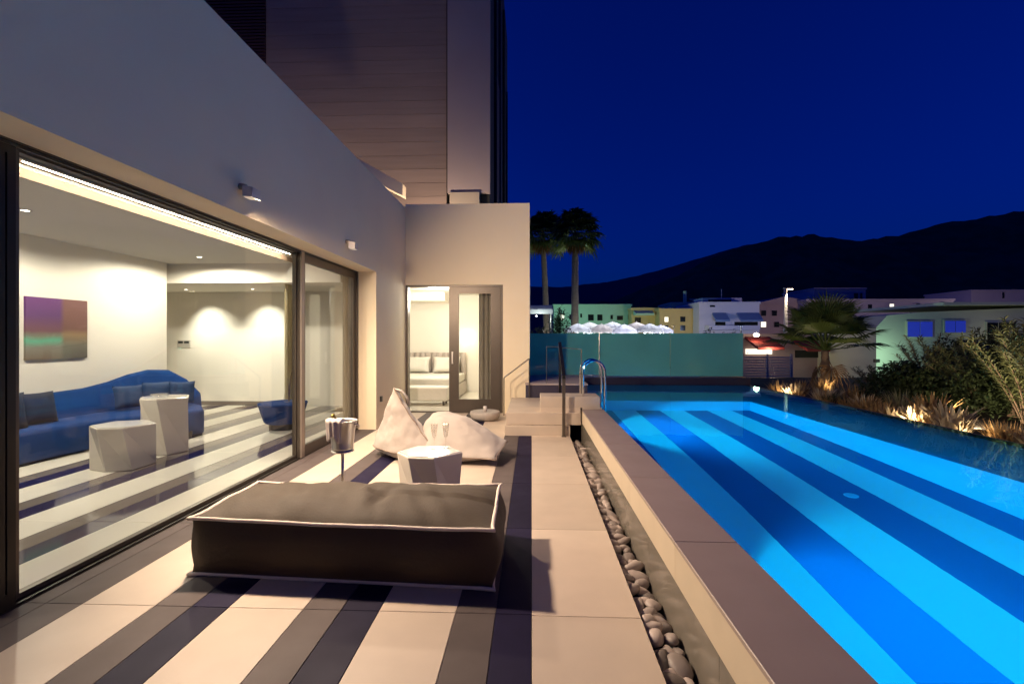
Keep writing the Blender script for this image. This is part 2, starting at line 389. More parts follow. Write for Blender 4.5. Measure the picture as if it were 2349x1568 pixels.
# ---- pebble channel between the paving and the pool wall
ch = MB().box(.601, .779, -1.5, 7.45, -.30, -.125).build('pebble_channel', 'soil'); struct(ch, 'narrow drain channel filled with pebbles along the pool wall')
protos = []
for k in range(6):
    bm = bmesh.new(); bmesh.ops.create_icosphere(bm, subdivisions=2, radius=1)
    for vtx in bm.verts:
        d = noise.noise(vtx.co * 1.1 + Vector((k * 5.3, 0, 0))); vtx.co *= 1 + d * .28
        vtx.co.x *= .62 + .1 * (k % 3); vtx.co.z *= .52
    me = bpy.data.meshes.new('pebble'); bm.to_mesh(me); bm.free(); me.shade_smooth(); me.materials.append(MATS['pebble']); protos.append(me)
y = 1.2; rp = random.Random(3); cnt = 0
while y < 7.4 and cnt < 290:
    for lane in range(2):
        s = rp.uniform(.044, .078)
        o = bpy.data.objects.new('pebble', protos[rp.randrange(6)]); C.objects.link(o); o.parent = ch
        o.location = (.645 + lane * .075 + rp.uniform(-.014, .014), y + rp.uniform(-.03, .03) + lane * .03, -.085 + rp.uniform(-.02, .03)); o.scale = (s * rp.uniform(.9, 1.1), s * rp.uniform(1, 1.5), s)
        o.rotation_euler = (rp.uniform(-.5, .5), rp.uniform(-.5, .5), rp.uniform(0, 6.3)); cnt += 1
    y += rp.uniform(.066, .098)

# ---- pool
WZ = .40; PX0, PX1, PY1 = 1.11, 5.15, 11.8; LX, LY = 3.95, 8.85; FZ = WZ - 1.2; PY0 = -2.5
pool = thing('pool', 'long infinity pool with glowing blue water over light and dark striped floor', 'pool', (3, 4, FZ))
b = MB().box(.80, PX1 + .10, PY0 - .2, PY1 + .1, -1.55, FZ - .012)
bs = b.build('basin_base', 'grout', pool)
sx_ = [1.11, 1.47, 1.90, 2.335, 2.77, 3.19, 3.62, 3.95]
for i, (a, bb) in enumerate(zip(sx_, sx_[1:])):
    MB().box(a + .001, bb - .001, PY0, LY, FZ - .012, FZ).build('floor_stripe', 'pool_dark_tile' if i % 2 == 0 else 'pool_light_tile', pool)
boxo('basin_wall', 'pool_side_tile', pool, .965, PX0, PY0, PY1, FZ - .012, .375)
boxo('basin_wall', 'pool_side_tile', pool, PX0, PX1, PY0 - .15, PY0 - .002, FZ - .012, .395)
boxo('submerged_ledge', 'pool_side_tile', pool, LX, PX1 + .05, PY0, LY, FZ - .012, WZ - .155)
boxo('submerged_ledge', 'pool_side_tile', pool, PX0 + .002, PX1 + .05, LY + .001, PY1, FZ - .012, WZ - .155)
boxo('ledge_top', 'pool_ledge_tile', pool, LX, PX1, PY0, LY, WZ - .155, WZ - .143)
boxo('ledge_top', 'pool_ledge_tile', pool, PX0 + .002, PX1, LY + .002, PY1 - .002, WZ - .155, WZ - .143)
boxo('overflow_edge', 'navy_tile', pool, PX1 + .001, PX1 + .13, PY0, PY1, -1.5, WZ - .006)
boxo('end_wall', 'navy_tile', pool, 1.12, PX1 + .13, PY1 + .001, PY1 + .2, -1.5, .56)
wtr = MB().add([(PX0 - .002, PY0 - .05, WZ), (PX1 + .06, PY0 - .05, WZ), (PX1 + .06, PY1 + .0005, WZ), (PX0 - .002, PY1 + .0005, WZ)], [(0, 1, 2, 3)]).build('pool_water', 'water'); struct(wtr, 'still clear water of the pool')
# coping: cap slabs, upright facing slabs, lower wall tiles
cop = thing('pool_coping', 'raised pool wall with brown cap slabs and beige upright slabs beside the pebbles', 'pool wall', (.9, 3, -.3))
boxo('wall_core', 'grout', cop, .80, .96, -1.5, 7.62, -.3, .40)
boxo('wall_core', 'grout', cop, .965, 1.105, -1.5, 7.62, .377, .403)
y = JY - .02 - 1.2 * 4
while y < 7.3:
    y1 = min(y + 1.2, 7.62); y0 = max(y, -1.45)
    if y1 > -1.4:
        MB().cbox(.775, 1.112, y0 + .0015, y1 - .0015, .405, .426, .003).build('cap_slab', 'coping_brown', cop)
        MB().box(.778, .80, y0 + .0015, y1 - .0015, .214, .4045).build('upright_slab', 'coping_beige', cop)
    y += 1.2
y = JY - .62 - 1.2 * 4
while y < 7.3:
    y1 = min(y + 1.2, 7.62); y0 = max(y, -1.45)
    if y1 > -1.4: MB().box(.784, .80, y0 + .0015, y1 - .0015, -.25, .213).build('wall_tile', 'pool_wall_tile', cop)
    y += 1.2
# underwater lamps in the left wall
for k, yy in enumerate((7.35, 2.75, -1.0)):
    t = thing('pool_light', ['round underwater lamp in the pool wall beside the steps', 'round underwater lamp in the pool wall under the near coping', 'round underwater lamp in the pool wall behind the camera'][k], 'pool light', (1.111, yy, -.30), 'underwater lamps')
    a = MB(); pr = [(0.0, .012), (.085, .012), (.10, .0), (.10, -.001)]
    vs = []; fs = []; nn = 20
    for r, h in pr:
        for q in range(nn): an = 2 * math.pi * q / nn; vs.append((1.112 + h, yy + r * math.cos(an), -.30 + r * math.sin(an)))
    for i in range(len(pr) - 1):
        for q in range(nn): fs.append((i * nn + q, i * nn + (q + 1) % nn, (i + 1) * nn + (q + 1) % nn, (i + 1) * nn + q))
    a.add(vs, fs).build('lens', 'pool_lens', t)
    lamp('SPOT', 'lamp', t, (1.135, yy, -.30), P_POOL, (.0, .55, .93), aim=(2.7, yy - .1, -.72), spot_size=R(124), spot_blend=.7, shadow_soft_size=.025)
dr = thing('floor_drain', 'pale round drain cover on the pool floor', 'drain', (2.98, 4.6, FZ))
MB().lathe([(0, .012), (.05, .012), (.062, .004), (.062, 0)], (2.98, 4.6, FZ), 24).build('cover', 'pool_side_tile', dr)

# ---- steps up to the pool, and plinth with the glass balustrade
stp = thing('pool_steps', 'beige stone steps climbing from the terrace to the pool edge', 'steps', (.1, 7.9, 0))
MB().cbox(-.42, .60, 7.52, 9.5, -.008, .158, .006).build('step', 'tile_beige', stp)
MB().cbox(-.40, .775, 7.57, 9.5, .166, .352, .006).build('step', 'tile_beige', stp)
MB().cbox(.14, 1.08, 7.63, 8.15, .4265, .60, .006).build('platform', 'tile_beige', stp)
MB().box(.141, .774, 7.632, 8.148, .353, .426).build('platform_base', 'tile_beige', stp)
MB().box(.80, 1.11, 7.625, 9.48, -.3, .426).build('side_curb', 'tile_beige', stp)
pl = thing('glass_plinth', 'low navy tiled plinth with lilac top under the glass balustrade', 'plinth', (.5, 10.5, 0))
MB().box(-.12, 1.10, 9.51, 11.95, -1.6, .60).build('plinth_body', 'navy_tile', pl)
MB().cbox(-.13, 1.11, 9.50, 11.96, .601, .625, .004).build('plinth_cap', 'column_paint', pl)
bal = thing('glass_balustrade', 'teal frosted glass balustrade of three panels across the far pool end', 'balustrade', (2.5, 11.9, .5))
for a, bb in ((-.05, 1.655), (1.665, 3.385), (3.395, 5.14)):
    MB().box(a, bb, 11.89, 11.906, .572 if a > 1 else .626, 1.645).build('glass_panel', 'balustrade_glass', bal)
MB().box(1.12, 5.20, 11.86, 11.95, .5605, .60).build('base_channel', 'steel', bal)
MB().tube([(1.66, 11.86, .57), (1.66, 11.86, 1.66)], .012, 8).build('joint_post', 'steel', bal)

# ---- garden bed
bed = MB()
gx = 40; vs = []; fs = []
for j in range(30):
    for i in range(gx):
        X = 5.285 + i * .24; Y = -1 + j * .6
        vs.append((X, Y, .22 + .05 * noise.noise(Vector((X * 1.2, Y * 1.2, 0))) - (.04 if i == 0 else 0)))
for j in range(29):
    for i in range(gx - 1): fs.append((j * gx + i, j * gx + i + 1, (j + 1) * gx + i + 1, (j + 1) * gx + i))
bo = bed.add(vs, fs).build('garden_soil', 'soil', smooth=True); struct(bo, 'dark planting bed beside the pool')

# ================================================================== HOUSE
house = thing('house', 'low plastered villa with long glass sliding wall and lit rooms', 'house', (-3, 5, 0))
XF, XG = -2.60, -2.95; ZT = 4.21; YB = 9.78; ZH = 2.64
boxo('front_wall', 'plaster', house, -2.95, XF, -3.5, YB + .26, ZH + .001, ZT)                    # over the opening, to the parapet
boxo('front_wall', 'plaster', house, -2.95, XF, 7.93, YB + .26, -.008, ZH + .001)
boxo('front_wall', 'plaster', house, -2.95, XF, -3.5, -1.2, -.008, ZH + .001)
# back wall with door opening
BX0, BX1 = -2.599, -.585
boxo('back_wall', 'plaster', house, BX0, -.04, YB, YB + .26, 2.62, ZT + .07)
boxo('back_wall', 'plaster', house, BX1, -.04, YB, YB + .26, -.02, 2.62)
# inside walls, ceilings
boxo('inner_wall', 'plaster_in', house, -7.1, -6.9, -3.3, 8.80, -.008, 3.2)
boxo('inner_wall', 'plaster_in', house, -8.9, -3.6, 10.70, 10.9, -.008, 3.2)
boxo('inner_wall', 'plaster_in', house, -8.9, -8.7, 8.6, 10.7, -.008, 3.2)
boxo('inner_wall', 'plaster_in', house, -8.7, -7.1, 8.6, 8.80, -.008, 3.2)
boxo('inner_wall', 'plaster_in', house, -7.1, -2.951, -3.5, -3.3, -.008, 3.2)
boxo('inner_wall', 'plaster_in', house, -5.45, -5.25, 10.4, 10.69, -.008, 2.579)
boxo('inner_wall', 'plaster_in', house, -3.6, -2.951, 9.75, 9.95, -.008, 3.2)
boxo('inner_wall', 'plaster_in', house, -3.8, -3.601, 9.75, 10.7, -.008, 3.2)
boxo('skirting', 'tile_grey_in', house, -8.69, -5.46, 10.68, 10.6995, 0.001, .09)
boxo('ceiling', 'ceiling_paint', house, -6.9, -4.49, -3.3, 8.90, 2.945, 3.19)
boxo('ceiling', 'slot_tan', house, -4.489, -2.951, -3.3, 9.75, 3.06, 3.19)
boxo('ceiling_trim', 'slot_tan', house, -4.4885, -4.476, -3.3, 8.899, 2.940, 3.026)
boxo('bulkhead', 'ceiling_paint', house, -8.7, -4.49, 8.901, 10.70, 2.58, 3.19)
boxo('bulkhead', 'ceiling_paint', house, -4.489, -3.6, 8.901, 10.70, 2.58, 3.055)
boxo('roof', 'plaster', house, -9.0, -2.951, -3.6, 10.0, 3.20, 3.45)
# bedroom
boxo('bedroom_wall', 'plaster_in', house, -4.4, -.04, 13.6, 13.8, -.02, 2.75)
boxo('bedroom_wall', 'plaster_in', house, -4.4, -4.2, 10.95, 13.6, -.02, 2.75)
boxo('bedroom_wall', 'plaster_in', house, -.24, -.04, YB + .261, 13.6, -.02, 2.75)
boxo('bedroom_wall', 'plaster_in', house, -4.2, -3.3, 10.901, 10.95, -.02, 2.75)
boxo('bedroom_wall', 'plaster_in', house, -3.5, -3.3, YB + .261, 10.90, -.02, 2.75)
boxo('bedroom_ceiling', 'ceiling_paint', house, -4.4, -.04, YB + .261, 13.8, 2.751, 2.95)
boxo('bedroom_ceiling', 'ceiling_paint', house, -4.2, -2.3, 12.6, 13.6, 2.52, 2.75)
boxo('roof', 'plaster', house, -2.95, -.05, YB + .261, 13.9, 3.20, 3.45)
bf = MB().box(-4.3, -.10, 9.801, 13.7, -.3, -.006).build('bedroom_floor', 'grout'); struct(bf, 'pale floor of the bedroom')
for k in range(4):
    for q in range(3): tile(bf, 'tile_beige_in', -4.2 + k * 1.0, -3.2 + k * 1.0, 9.81 + q * 1.25, 11.06 + q * 1.25, name='floor_tile')

# ---- sliding glass wall of the living room
sd = thing('sliding_glass_wall', 'long brown-framed sliding glass wall of the living room', 'glass door', (-3, 5, 0))
def panel(root, y0, y1, x, stile=.07, top=.07, bot=.09, mat='frame_metal', z0=.012, z1=2.634, name='door_panel', th=.05, bright=False):
    fr = MB()
    fr.box(x - th / 2, x + th / 2, y0, y0 + stile, z0, z1); fr.box(x - th / 2, x + th / 2, y1 - stile, y1, z0, z1)
    fr.box(x - th / 2, x + th / 2, y0 + stile, y1 - stile, z0, z0 + bot); fr.box(x - th / 2, x + th / 2, y0 + stile, y1 - stile, z1 - top, z1)
    f = fr.build(name, mat, root)
    MB().box(x - .006, x + .006, y0 + stile, y1 - stile, z0 + bot, z1 - top).build('pane', 'pane_glass', f)
    return f
boxo('head_track', 'frame_metal', sd, -3.12, -2.90, -1.19, 7.92, 2.6345, 2.6395)
boxo('head_track', 'frame_dark', sd, -2.93, -2.915, -1.19, 7.92, 2.612, 2.634)
boxo('head_track', 'frame_bright', sd, -3.09, -3.05, -1.19, 7.92, 2.605, 2.634)
boxo('floor_track', 'frame_metal', sd, -3.05, -2.931, -1.19, 7.92, -.007, .004)
for xx in (-2.938, -2.985, -3.035): boxo('floor_rail', 'frame_dark', sd, xx - .006, xx + .006, -1.19, 7.92, .0045, .016)
panel(sd, -1.18, 2.62, -3.01, stile=.09)
panel(sd, 2.50, 2.60, -2.945, stile=.045, mat='frame_dark')
panel(sd, 2.621, 6.02, -3.01, stile=.055, top=.022, bot=.03)
panel(sd, 5.98, 7.88, -2.955, stile=.115, top=.12, bot=.13)
boxo('meeting_stile', 'frame_bright', sd, -2.93, -2.905, 5.955, 6.03, .012, 2.63)
boxo('jamb', 'frame_metal', sd, -3.06, -2.90, 7.885, 7.925, .005, 2.634)
# ---- bedroom sliding door
bd = thing('bedroom_sliding_door', 'brown-framed sliding door at the terrace end, half open to the bedroom', 'glass door', (-1.6, 9.8, 0))
def panelx(root, x0, x1, yy, stile, top, bot, mat='frame_metal', z0=.012, z1=2.58, th=.05):
    fr = MB()
    fr.box(x0, x0 + stile, yy - th / 2, yy + th / 2, z0, z1); fr.box(x1 - stile, x1, yy - th / 2, yy + th / 2, z0, z1)
    fr.box(x0 + stile, x1 - stile, yy - th / 2, yy + th / 2, z0, z0 + bot); fr.box(x0 + stile, x1 - stile, yy - th / 2, yy + th / 2, z1 - top, z1)
    f = fr.build('door_panel', mat, root); MB().box(x0 + stile, x1 - stile, yy - .006, yy + .006, z0 + bot, z1 - top).build('pane', 'pane_glass', f); return f
boxo('frame_head', 'frame_metal', bd, BX0, BX1, YB + .03, YB + .20, 2.582, 2.6195)
boxo('frame_jamb', 'frame_metal', bd, BX0, BX0 + .045, YB + .03, YB + .20, .012, 2.581)
boxo('frame_jamb', 'frame_metal', bd, BX1 - .05, BX1 - .001, YB + .03, YB + .20, .012, 2.581)
boxo('threshold', 'frame_metal', bd, BX0, BX1, YB + .03, YB + .20, -.004, .0115)
bp_ = panelx(bd, -1.70, -.64, YB + .07, .20, .14, .26)
boxo('handle', 'steel', bp_, -1.645, -1.615, YB + .02, YB + .045, 1.0, 1.25)

# ---- cove light and downlights
cove = thing('cove_light', 'long bright strip light along the living room ceiling edge', 'strip light', (-4.4, 6, 3.0))
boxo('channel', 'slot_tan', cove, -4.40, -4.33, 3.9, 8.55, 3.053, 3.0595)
boxo('diffuser', 'led_strip', cove, -4.385, -4.345, 3.95, 8.5, 3.046, 3.0525)
def downlight(loc, label, power, aim=(0, 0, -1), size=110, blend=.6, col=(1, .90, .73)):
    t = thing('downlight', label, 'downlight', loc, 'recessed ceiling downlights')
    MB().lathe([(.062, 0), (.062, -.006), (.042, -.006), (.038, .0)], loc, 20).build('trim_ring', 'lamp_white', t)
    MB().lathe([(.0, -.003), (.037, -.003)], loc, 20).build('lens', 'downlight_lens', t)
    lamp('SPOT', 'lamp', t, (loc[0], loc[1], loc[2] - .02), power, col, aim=Vector(loc) + Vector(aim), spot_size=R(size), spot_blend=blend, shadow_soft_size=.035)
    return t
downlight((-5.61, 5.09, 2.9445), 'small round ceiling downlight above the sofa, nearest the door frame', P_DOWN * .8, size=172, blend=.25)
downlight((-5.8, 8.15, 2.9445), 'small round ceiling downlight in the middle of the living room ceiling', P_DOWN * .6, size=172, blend=.25)
downlight((-7.45, 10.05, 2.5795), 'small round downlight lighting the white wall beside the switches', P_DOWN * .40, aim=(.15, .45, -1), size=85, blend=.9, col=(1, .95, .78))
downlight((-5.98, 10.05, 2.5795), 'small round downlight lighting the white wall near the curtain', P_DOWN * .36, aim=(.0, .5, -1), size=85, blend=.9, col=(1, .95, .78))
downlight((-5.3, 2.2, 2.9445), 'small round ceiling downlight behind the dark door post', P_DOWN * .35, size=120)
bl = thing('bedroom_ceiling_light', 'bright recessed ceiling light inside the bedroom', 'ceiling light', (-2.2, 11.6, 2.74))
boxo('light_frame', 'lamp_white', bl, -3.0, -1.4, 11.40, 11.46, 2.72, 2.7505)
boxo('light_panel', 'led_strip', bl, -2.95, -1.45, 11.47, 11.55, 2.735, 2.7505)
lamp('POINT', 'lamp', bl, (-2.2, 11.3, 2.45), P_BED, (1, .95, .82), shadow_soft_size=.25)

# ---- terrace flood lamps on the wall
for k, yy in enumerate((4.19, 6.64)):
    t = thing('wall_floodlight', ['small white box floodlight on the plaster wall above the fixed pane', 'small white box floodlight on the plaster wall above the far door panel'][k], 'wall light', (-2.6, yy, 2.84), 'wall floodlights over the terrace')
    MB().tube([(-2.599, yy - .02, 2.88), (-2.54, yy - .02, 2.87)], .028, 10).build('bracket', 'frame_bright', t)
    MB().prism([(-2.55, 2.88), (-2.455, 2.86), (-2.462, 2.775), (-2.55, 2.783)], 'y', yy - .06, yy + .06).build('housing', 'lamp_white', t)
    MB().prism([(-2.545, 2.7815), (-2.468, 2.7745), (-2.468, 2.7715), (-2.545, 2.7785)], 'y', yy - .05, yy + .05).build('lens', 'flood_lens', t)
    lamp('SPOT', 'lamp', t, (-2.47, yy, 2.745), P_FLOOD * (1.0, .42)[k], WARM, aim=((-.2, 4.9, 1.5), (-.3, 6.7, 1.2))[k], spot_size=R((168, 156)[k]), spot_blend=(.4, .7)[k], shadow_soft_size=.10)

# ================================================================== TOWER behind the roof
tw = thing('hotel_tower', 'tall block behind the villa clad in dark brown horizontal boards', 'building', (-5, 13, 3.45))
YT = 12.5
boxo('core', 'side_dark', tw, -12, -1.10, YT + .05, 21.7, 2.96, 15)
z = 3.452
while z < 14.5:
    MB().box(-7.07, -2.20, YT, YT + .05, z, z + .352).build('board', 'timber', tw); z += .36
boxo('column', 'column_paint', tw, -2.19, -1.08, YT - .10, YT + .05, 5.3, 15)
boxo('column_plinth', 'plinth_paint', tw, -2.12, -1.35, YT - .16, YT + .05, 3.452, 5.298)
boxo('column_edge', 'frame_dark', tw, -2.215, -2.191, YT - .09, YT + .05, 3.452, 15)
z = 8.2; lv = None
while z < 11.6:
    if lv is None: lv = MB().box(-11, -7.08, YT - .04, YT + .01, z, z + .05).build('louvre_slat', 'timber_dark', tw)
    else: inst(lv, tw, (0, 0, z - 8.2), name='louvre_slat')
    z += .086
boxo('louvre_backing', 'side_dark', tw, -12, -7.071, YT + .02, YT + .049, 3.5, 15)
for i, (yy, zz) in enumerate(((14.0, 15), (16.0, 13.2), (18.2, 14), (20.4, 12))):
    boxo('side_fin', 'frame_metal' if i % 2 else 'side_dark', tw, -1.099, -1.02, yy, yy + .12, 4.6 + i * .2, zz)
boxo('side_shutter', 'timber_dark', tw, -1.099, -1.05, 14.6, 15.6, 5, 9.6)
pp = [aty(800, 356, 11.45), aty(930, 429, 11.45), aty(930, 456, 11.45), aty(868, 424, 11.45), aty(800, 400, 11.45)]
rp_ = thing('roof_parapet', 'sloping white parapet wedge rising behind the villa roofline', 'parapet', (-4, 11.4, 3.45))
MB().prism([(p.x, p.z) for p in pp], 'y', 11.2, 11.5).build('sloping_slab', 'plaster', rp_)
boxo('support_wall', 'plaster', rp_, -5.2, -4.35, 11.22, 11.48, 3.45, 5.6)
for k, (ux, uy, pw_) in enumerate(((-2.45, 11.15, 330), (-6.4, 11.15, 330))):  # the left uplight is added to brighten the boards there
  rl = thing('roof_uplight', ['small uplight on the villa roof washing the boards beside the column', 'added uplight on the villa roof brightening the boards under the louvres'][k], 'uplight', (ux, uy, 3.45), 'roof uplights')
  MB().lathe([(.0, .12), (.06, .12), (.07, .0), (0, 0)], (ux, uy, 3.45), 14).build('can', 'black_plastic', rl)
  lamp('SPOT', 'lamp', rl, (ux, uy, 3.62), pw_ * .8, (1, .75, .56), aim=(ux - .4, 12.4, 8.5), spot_size=R(150), spot_blend=.8, shadow_soft_size=.05)
pu = thing('parapet_fill_lamp', 'added small uplight on the villa roof brightening the sloping parapet', 'uplight', (-2.75, 10.5, 3.45), 'roof uplights')  # unseen lamp added to brighten the slab's front face
MB().lathe([(.0, .12), (.06, .12), (.07, .0), (0, 0)], (-2.75, 10.5, 3.45), 14).build('can', 'black_plastic', pu)
lamp('SPOT', 'lamp', pu, (-2.75, 10.5, 3.60), 22, (1, .80, .66), aim=(-3.5, 11.2, 5.3), spot_size=R(60), spot_blend=.8, shadow_soft_size=.1)
boxo('roof_deck', 'plaster', house, -9.0, -.05, 13.901, 14.0, 3.2, 3.3)

# ================================================================== LIVING ROOM THINGS
pic = thing('wall_painting', 'abstract canvas in blurred purple, brown and sea green above the sofa', 'painting', (-6.9, 6.7, 1.65))
boxo('canvas', 'canvas_print', pic, -6.898, -6.865, 6.24, 7.14, 1.23, 2.10)
boxo('canvas_edge', 'lamp_white', pic, -6.899, -6.87, 6.12, 6.16, 1.1, 2.12)
sw = thing('light_switch', 'pale switch plate with two dark buttons on the far white wall', 'switch', (-7.8, 10.69, 1.4))
q = aty(422, 787, 10.69); boxo('plate', 'switch_plate', sw, q.x - .15, q.x + .15, 10.68, 10.6995, q.z - .09, q.z + .07)
for dx in (-.07, .07): boxo('button', 'black_plastic', sw, q.x + dx - .055, q.x + dx + .055, 10.672, 10.6795, q.z, q.z + .05)

# sofa: lofted sections running along the wall, back rising to a hump, pointed end
def sofa():
    t = thing('sofa', 'sculptural blue velvet sofa with a back rising to a rounded hump', 'sofa', (-6.4, 6.5, 0))
    # each station: front-bottom(x,y), back-bottom(x,y), seat z, back top z, back lean, overhang
    S = [(-6.08, 4.3, -6.86, 4.3, .40, .74), (-6.05, 5.0, -6.86, 5.0, .40, .75), (-6.02, 5.6, -6.86, 5.7, .40, .755), (-5.97, 6.1, -6.86, 6.4, .40, .76),
         (-5.86, 6.45, -6.86, 7.0, .40, .775), (-5.70, 6.72, -6.85, 7.45, .40, .84), (-5.52, 6.92, -6.83, 7.80, .40, .93), (-5.36, 7.06, -6.75, 8.1, .40, .985),
         (-5.24, 7.16, -6.55, 8.34, .40, .97), (-5.17, 7.28, -6.2, 8.35, .40, .80), (-5.16, 7.36, -5.75, 8.10, .39, .58)]
    def loft(fn, name, mat):
        m = MB(); rings = [fn(s) for s in S]; k = len(rings[0])
        vs = [p for r in rings for p in r]; fs = []
        for i in range(len(S) - 1):
            for j in range(k): fs.append((i * k + j, i * k + (j + 1) % k, (i + 1) * k + (j + 1) % k, (i + 1) * k + j))
        fs += [tuple(range(k))[::-1], tuple(range((len(S) - 1) * k, len(S) * k))]
        o = m.add(vs, fs).build(name, mat, t, smooth=True); recalc(o)
        b = o.modifiers.new('bevel', 'BEVEL'); b.width = .03; b.segments = 3; b.limit_method = 'ANGLE'; b.angle_limit = R(40)
        return o
    def seat(s):
        f = Vector((s[0], s[1], 0)); b = Vector((s[2], s[3], 0)); d = (b - f)
        P = lambda u, z: tuple(f + d * u + Vector((0, 0, z)))
        return [P(.05, .02), P(-.015, .20), P(.0, s[4] - .01), P(.03, s[4] + .01), P(.70, s[4] + .02), P(.70, .02)]
    def back(s):
        f = Vector((s[0], s[1], 0)); b = Vector((s[2], s[3], 0)); d = (b - f)
        P = lambda u, z: tuple(f + d * u + Vector((0, 0, z)))
        return [P(.62, .03), P(.64, s[4] + .025), P(.84, s[5] - .02), P(.90, s[5]), P(.98, s[5] - .015), P(1.0, .4), P(.97, .03)]
    loft(seat, 'seat', 'sofa_blue'); loft(back, 'backrest', 'sofa_blue')
    MB().tube([(-5.30, 7.22, 0), (-5.28, 7.22, .10)], .03, 8).build('foot', 'black_plastic', t)
    return t
sofa()
gs = thing('floor_cove_light', 'strip light glowing on the wall behind the sofa', 'strip light', (-6.88, 6, .5))
boxo('diffuser', 'glow_shade', gs, -6.898, -6.885, 4.5, 7.3, .50, .53)

def pillow(name, label, mat, c, w_, h_, t_, rot, group=None):
    n_ = 14; vs = []; fs = []
    for side in (1, -1):
        for j in range(n_ + 1):
            for i in range(n_ + 1):
                u = i / n_ * 2 - 1; v = j / n_ * 2 - 1
                e_ = max(0, (1 - u ** 4) * (1 - v ** 4)) ** .5
                pin = 1 - .07 * (1 - abs(u) ** 2) * abs(v) ** 3; pin2 = 1 - .07 * (1 - abs(v) ** 2) * abs(u) ** 3
                vs.append((u * w_ / 2 * pin2, v * h_ / 2 * pin, side * t_ / 2 * e_ * (1 + .12 * noise.noise(Vector((u * 2 + c[0] * 9, v * 2, side))))))
    k = (n_ + 1) ** 2
    for j in range(n_):
        for i in range(n_):
            a = j * (n_ + 1) + i
            fs.append((a, a + 1, a + n_ + 2, a + n_ + 1)); fs.append((k + a, k + a + n_ + 1, k + a + n_ + 2, k + a + 1))
    o = MB().add(vs, fs).build(name, mat, None, smooth=True, org=(0, 0, 0)); o.location = c; o.rotation_euler = rot
    return tag(o, label, 'cushion', group)
G = 'cushions on the sofa'
pillow('cushion', 'large dark navy cushion at the left end of the sofa, in front', 'cushion_navy', (-6.37, 5.52, .63), .46, .46, .16, (R(78), 0, R(75)), G)
pillow('cushion', 'dark navy cushion tucked behind the large one at left', 'cushion_navy', (-6.42, 5.98, .62), .42, .42, .14, (R(76), 0, R(80)), G)
pillow('cushion', 'wide blue cushion leaning in the middle of the sofa back', 'cushion_blue', (-6.25, 7.28, .62), .52, .36, .14, (R(72), 0, R(62)), G)
pillow('cushion', 'blue cushion half behind the tall white table, left of the last one', 'cushion_blue', (-6.02, 7.48, .64), .40, .38, .14, (R(74), 0, R(48)), G)
pillow('cushion', 'small blue cushion at the right end of the sofa above the tall white table', 'cushion_blue', (-5.72, 7.62, .645), .36, .36, .13, (R(76), 0, R(30)), G)

def facet_table(name, label, c, rx, ry, h, rot, top_in=.0, bottom=.82, twist=.35, cat='side table', group='white faceted tables', skew=(0, 0)):
    t = thing(name, label, cat, c, group)
    rr = random.Random(int(abs(c[0] * 100))); base = [0, .95, 1.75, 3.0, 4.1, 5.2]
    tp = [(c[0] + rx * math.cos(a + rot), c[1] + ry * math.sin(a + rot), c[2] + h) for a in base]
    btm = [(c[0] + skew[0] + rx * bottom * math.cos(a + rot + twist), c[1] + skew[1] + ry * bottom * math.sin(a + rot + twist), c[2]) for a in base]
    n_ = 6; vs = tp + btm; fs = [tuple(range(6, 12))[::-1]]
    for i in range(n_):
        j = (i + 1) % n_; fs += [(i, i + 6, j + 6), (i, j + 6, j)]
    fs.append(tuple(range(6)))
    o = MB().add(vs, fs).build('body', 'white_lacquer', t); recalc(o)
    bv = o.modifiers.new('bevel', 'BEVEL'); bv.width = .010; bv.segments = 3
    top = [(c[0] + rx * .93 * math.cos(a + rot), c[1] + ry * .93 * math.sin(a + rot)) for a in base]
    MB().prism(top, 'z', c[2] + h + .0005, c[2] + h + .006).build('table_top', 'white_top', t)
    return t
facet_table('coffee_table', 'low white faceted table in front of the sofa', (-4.88, 5.55, 0), .345, .31, .50, R(205), bottom=.95, twist=.30)
facet_table('coffee_table', 'tall white faceted table in front of the sofa carrying a glass dish', (-4.92, 6.25, 0), .315, .29, .74, R(188), bottom=.88, twist=.38)
dsh = tag(MB().lathe([(.0, .004), (.05, .004), (.10, .03), (.105, .032), (.10, .036), (.04, .012), (0, .012)], (-4.98, 6.22, .7465), 20).build('glass_dish', 'flute_glass', None, smooth=True, org=(-4.98, 6.22, .7465)), 'small glass dish on the tall white table', 'dish')
pf = thing('pouf', 'round blue velvet pouf tapering to the floor behind the door frame', 'pouf', (-4.20, 7.95, 0))
MB().lathe([(0, .10), (.26, .10), (.30, .12), (.39, .40), (.40, .425), (.385, .445), (.30, .45), (0, .45)], (-4.20, 7.95, 0), 9).build('body', 'sofa_blue', pf, smooth=False)
MB().lathe([(.0, 0), (.22, 0), (.22, .10), (0, .10)], (-4.20, 7.95, 0), 18).build('base', 'black_plastic', pf)
vz = thing('glass_vase', 'clear tapered glass vase standing on the blue pouf', 'vase', (-4.13, 8.0, .45))
MB().lathe([(0, .0), (.075, .0), (.085, .03), (.075, .12), (.045, .25), (.03, .38), (.034, .40)], (-4.13, 8.0, .4505), 20).build('body', 'flute_glass', vz, smooth=True)
MB().tube([(-4.13, 8.0, .46), (-4.12, 8.0, .7), (-4.08, 8.0, .95)], [.012, .016, .006], 6).build('dried_stem', 'bark', vz)
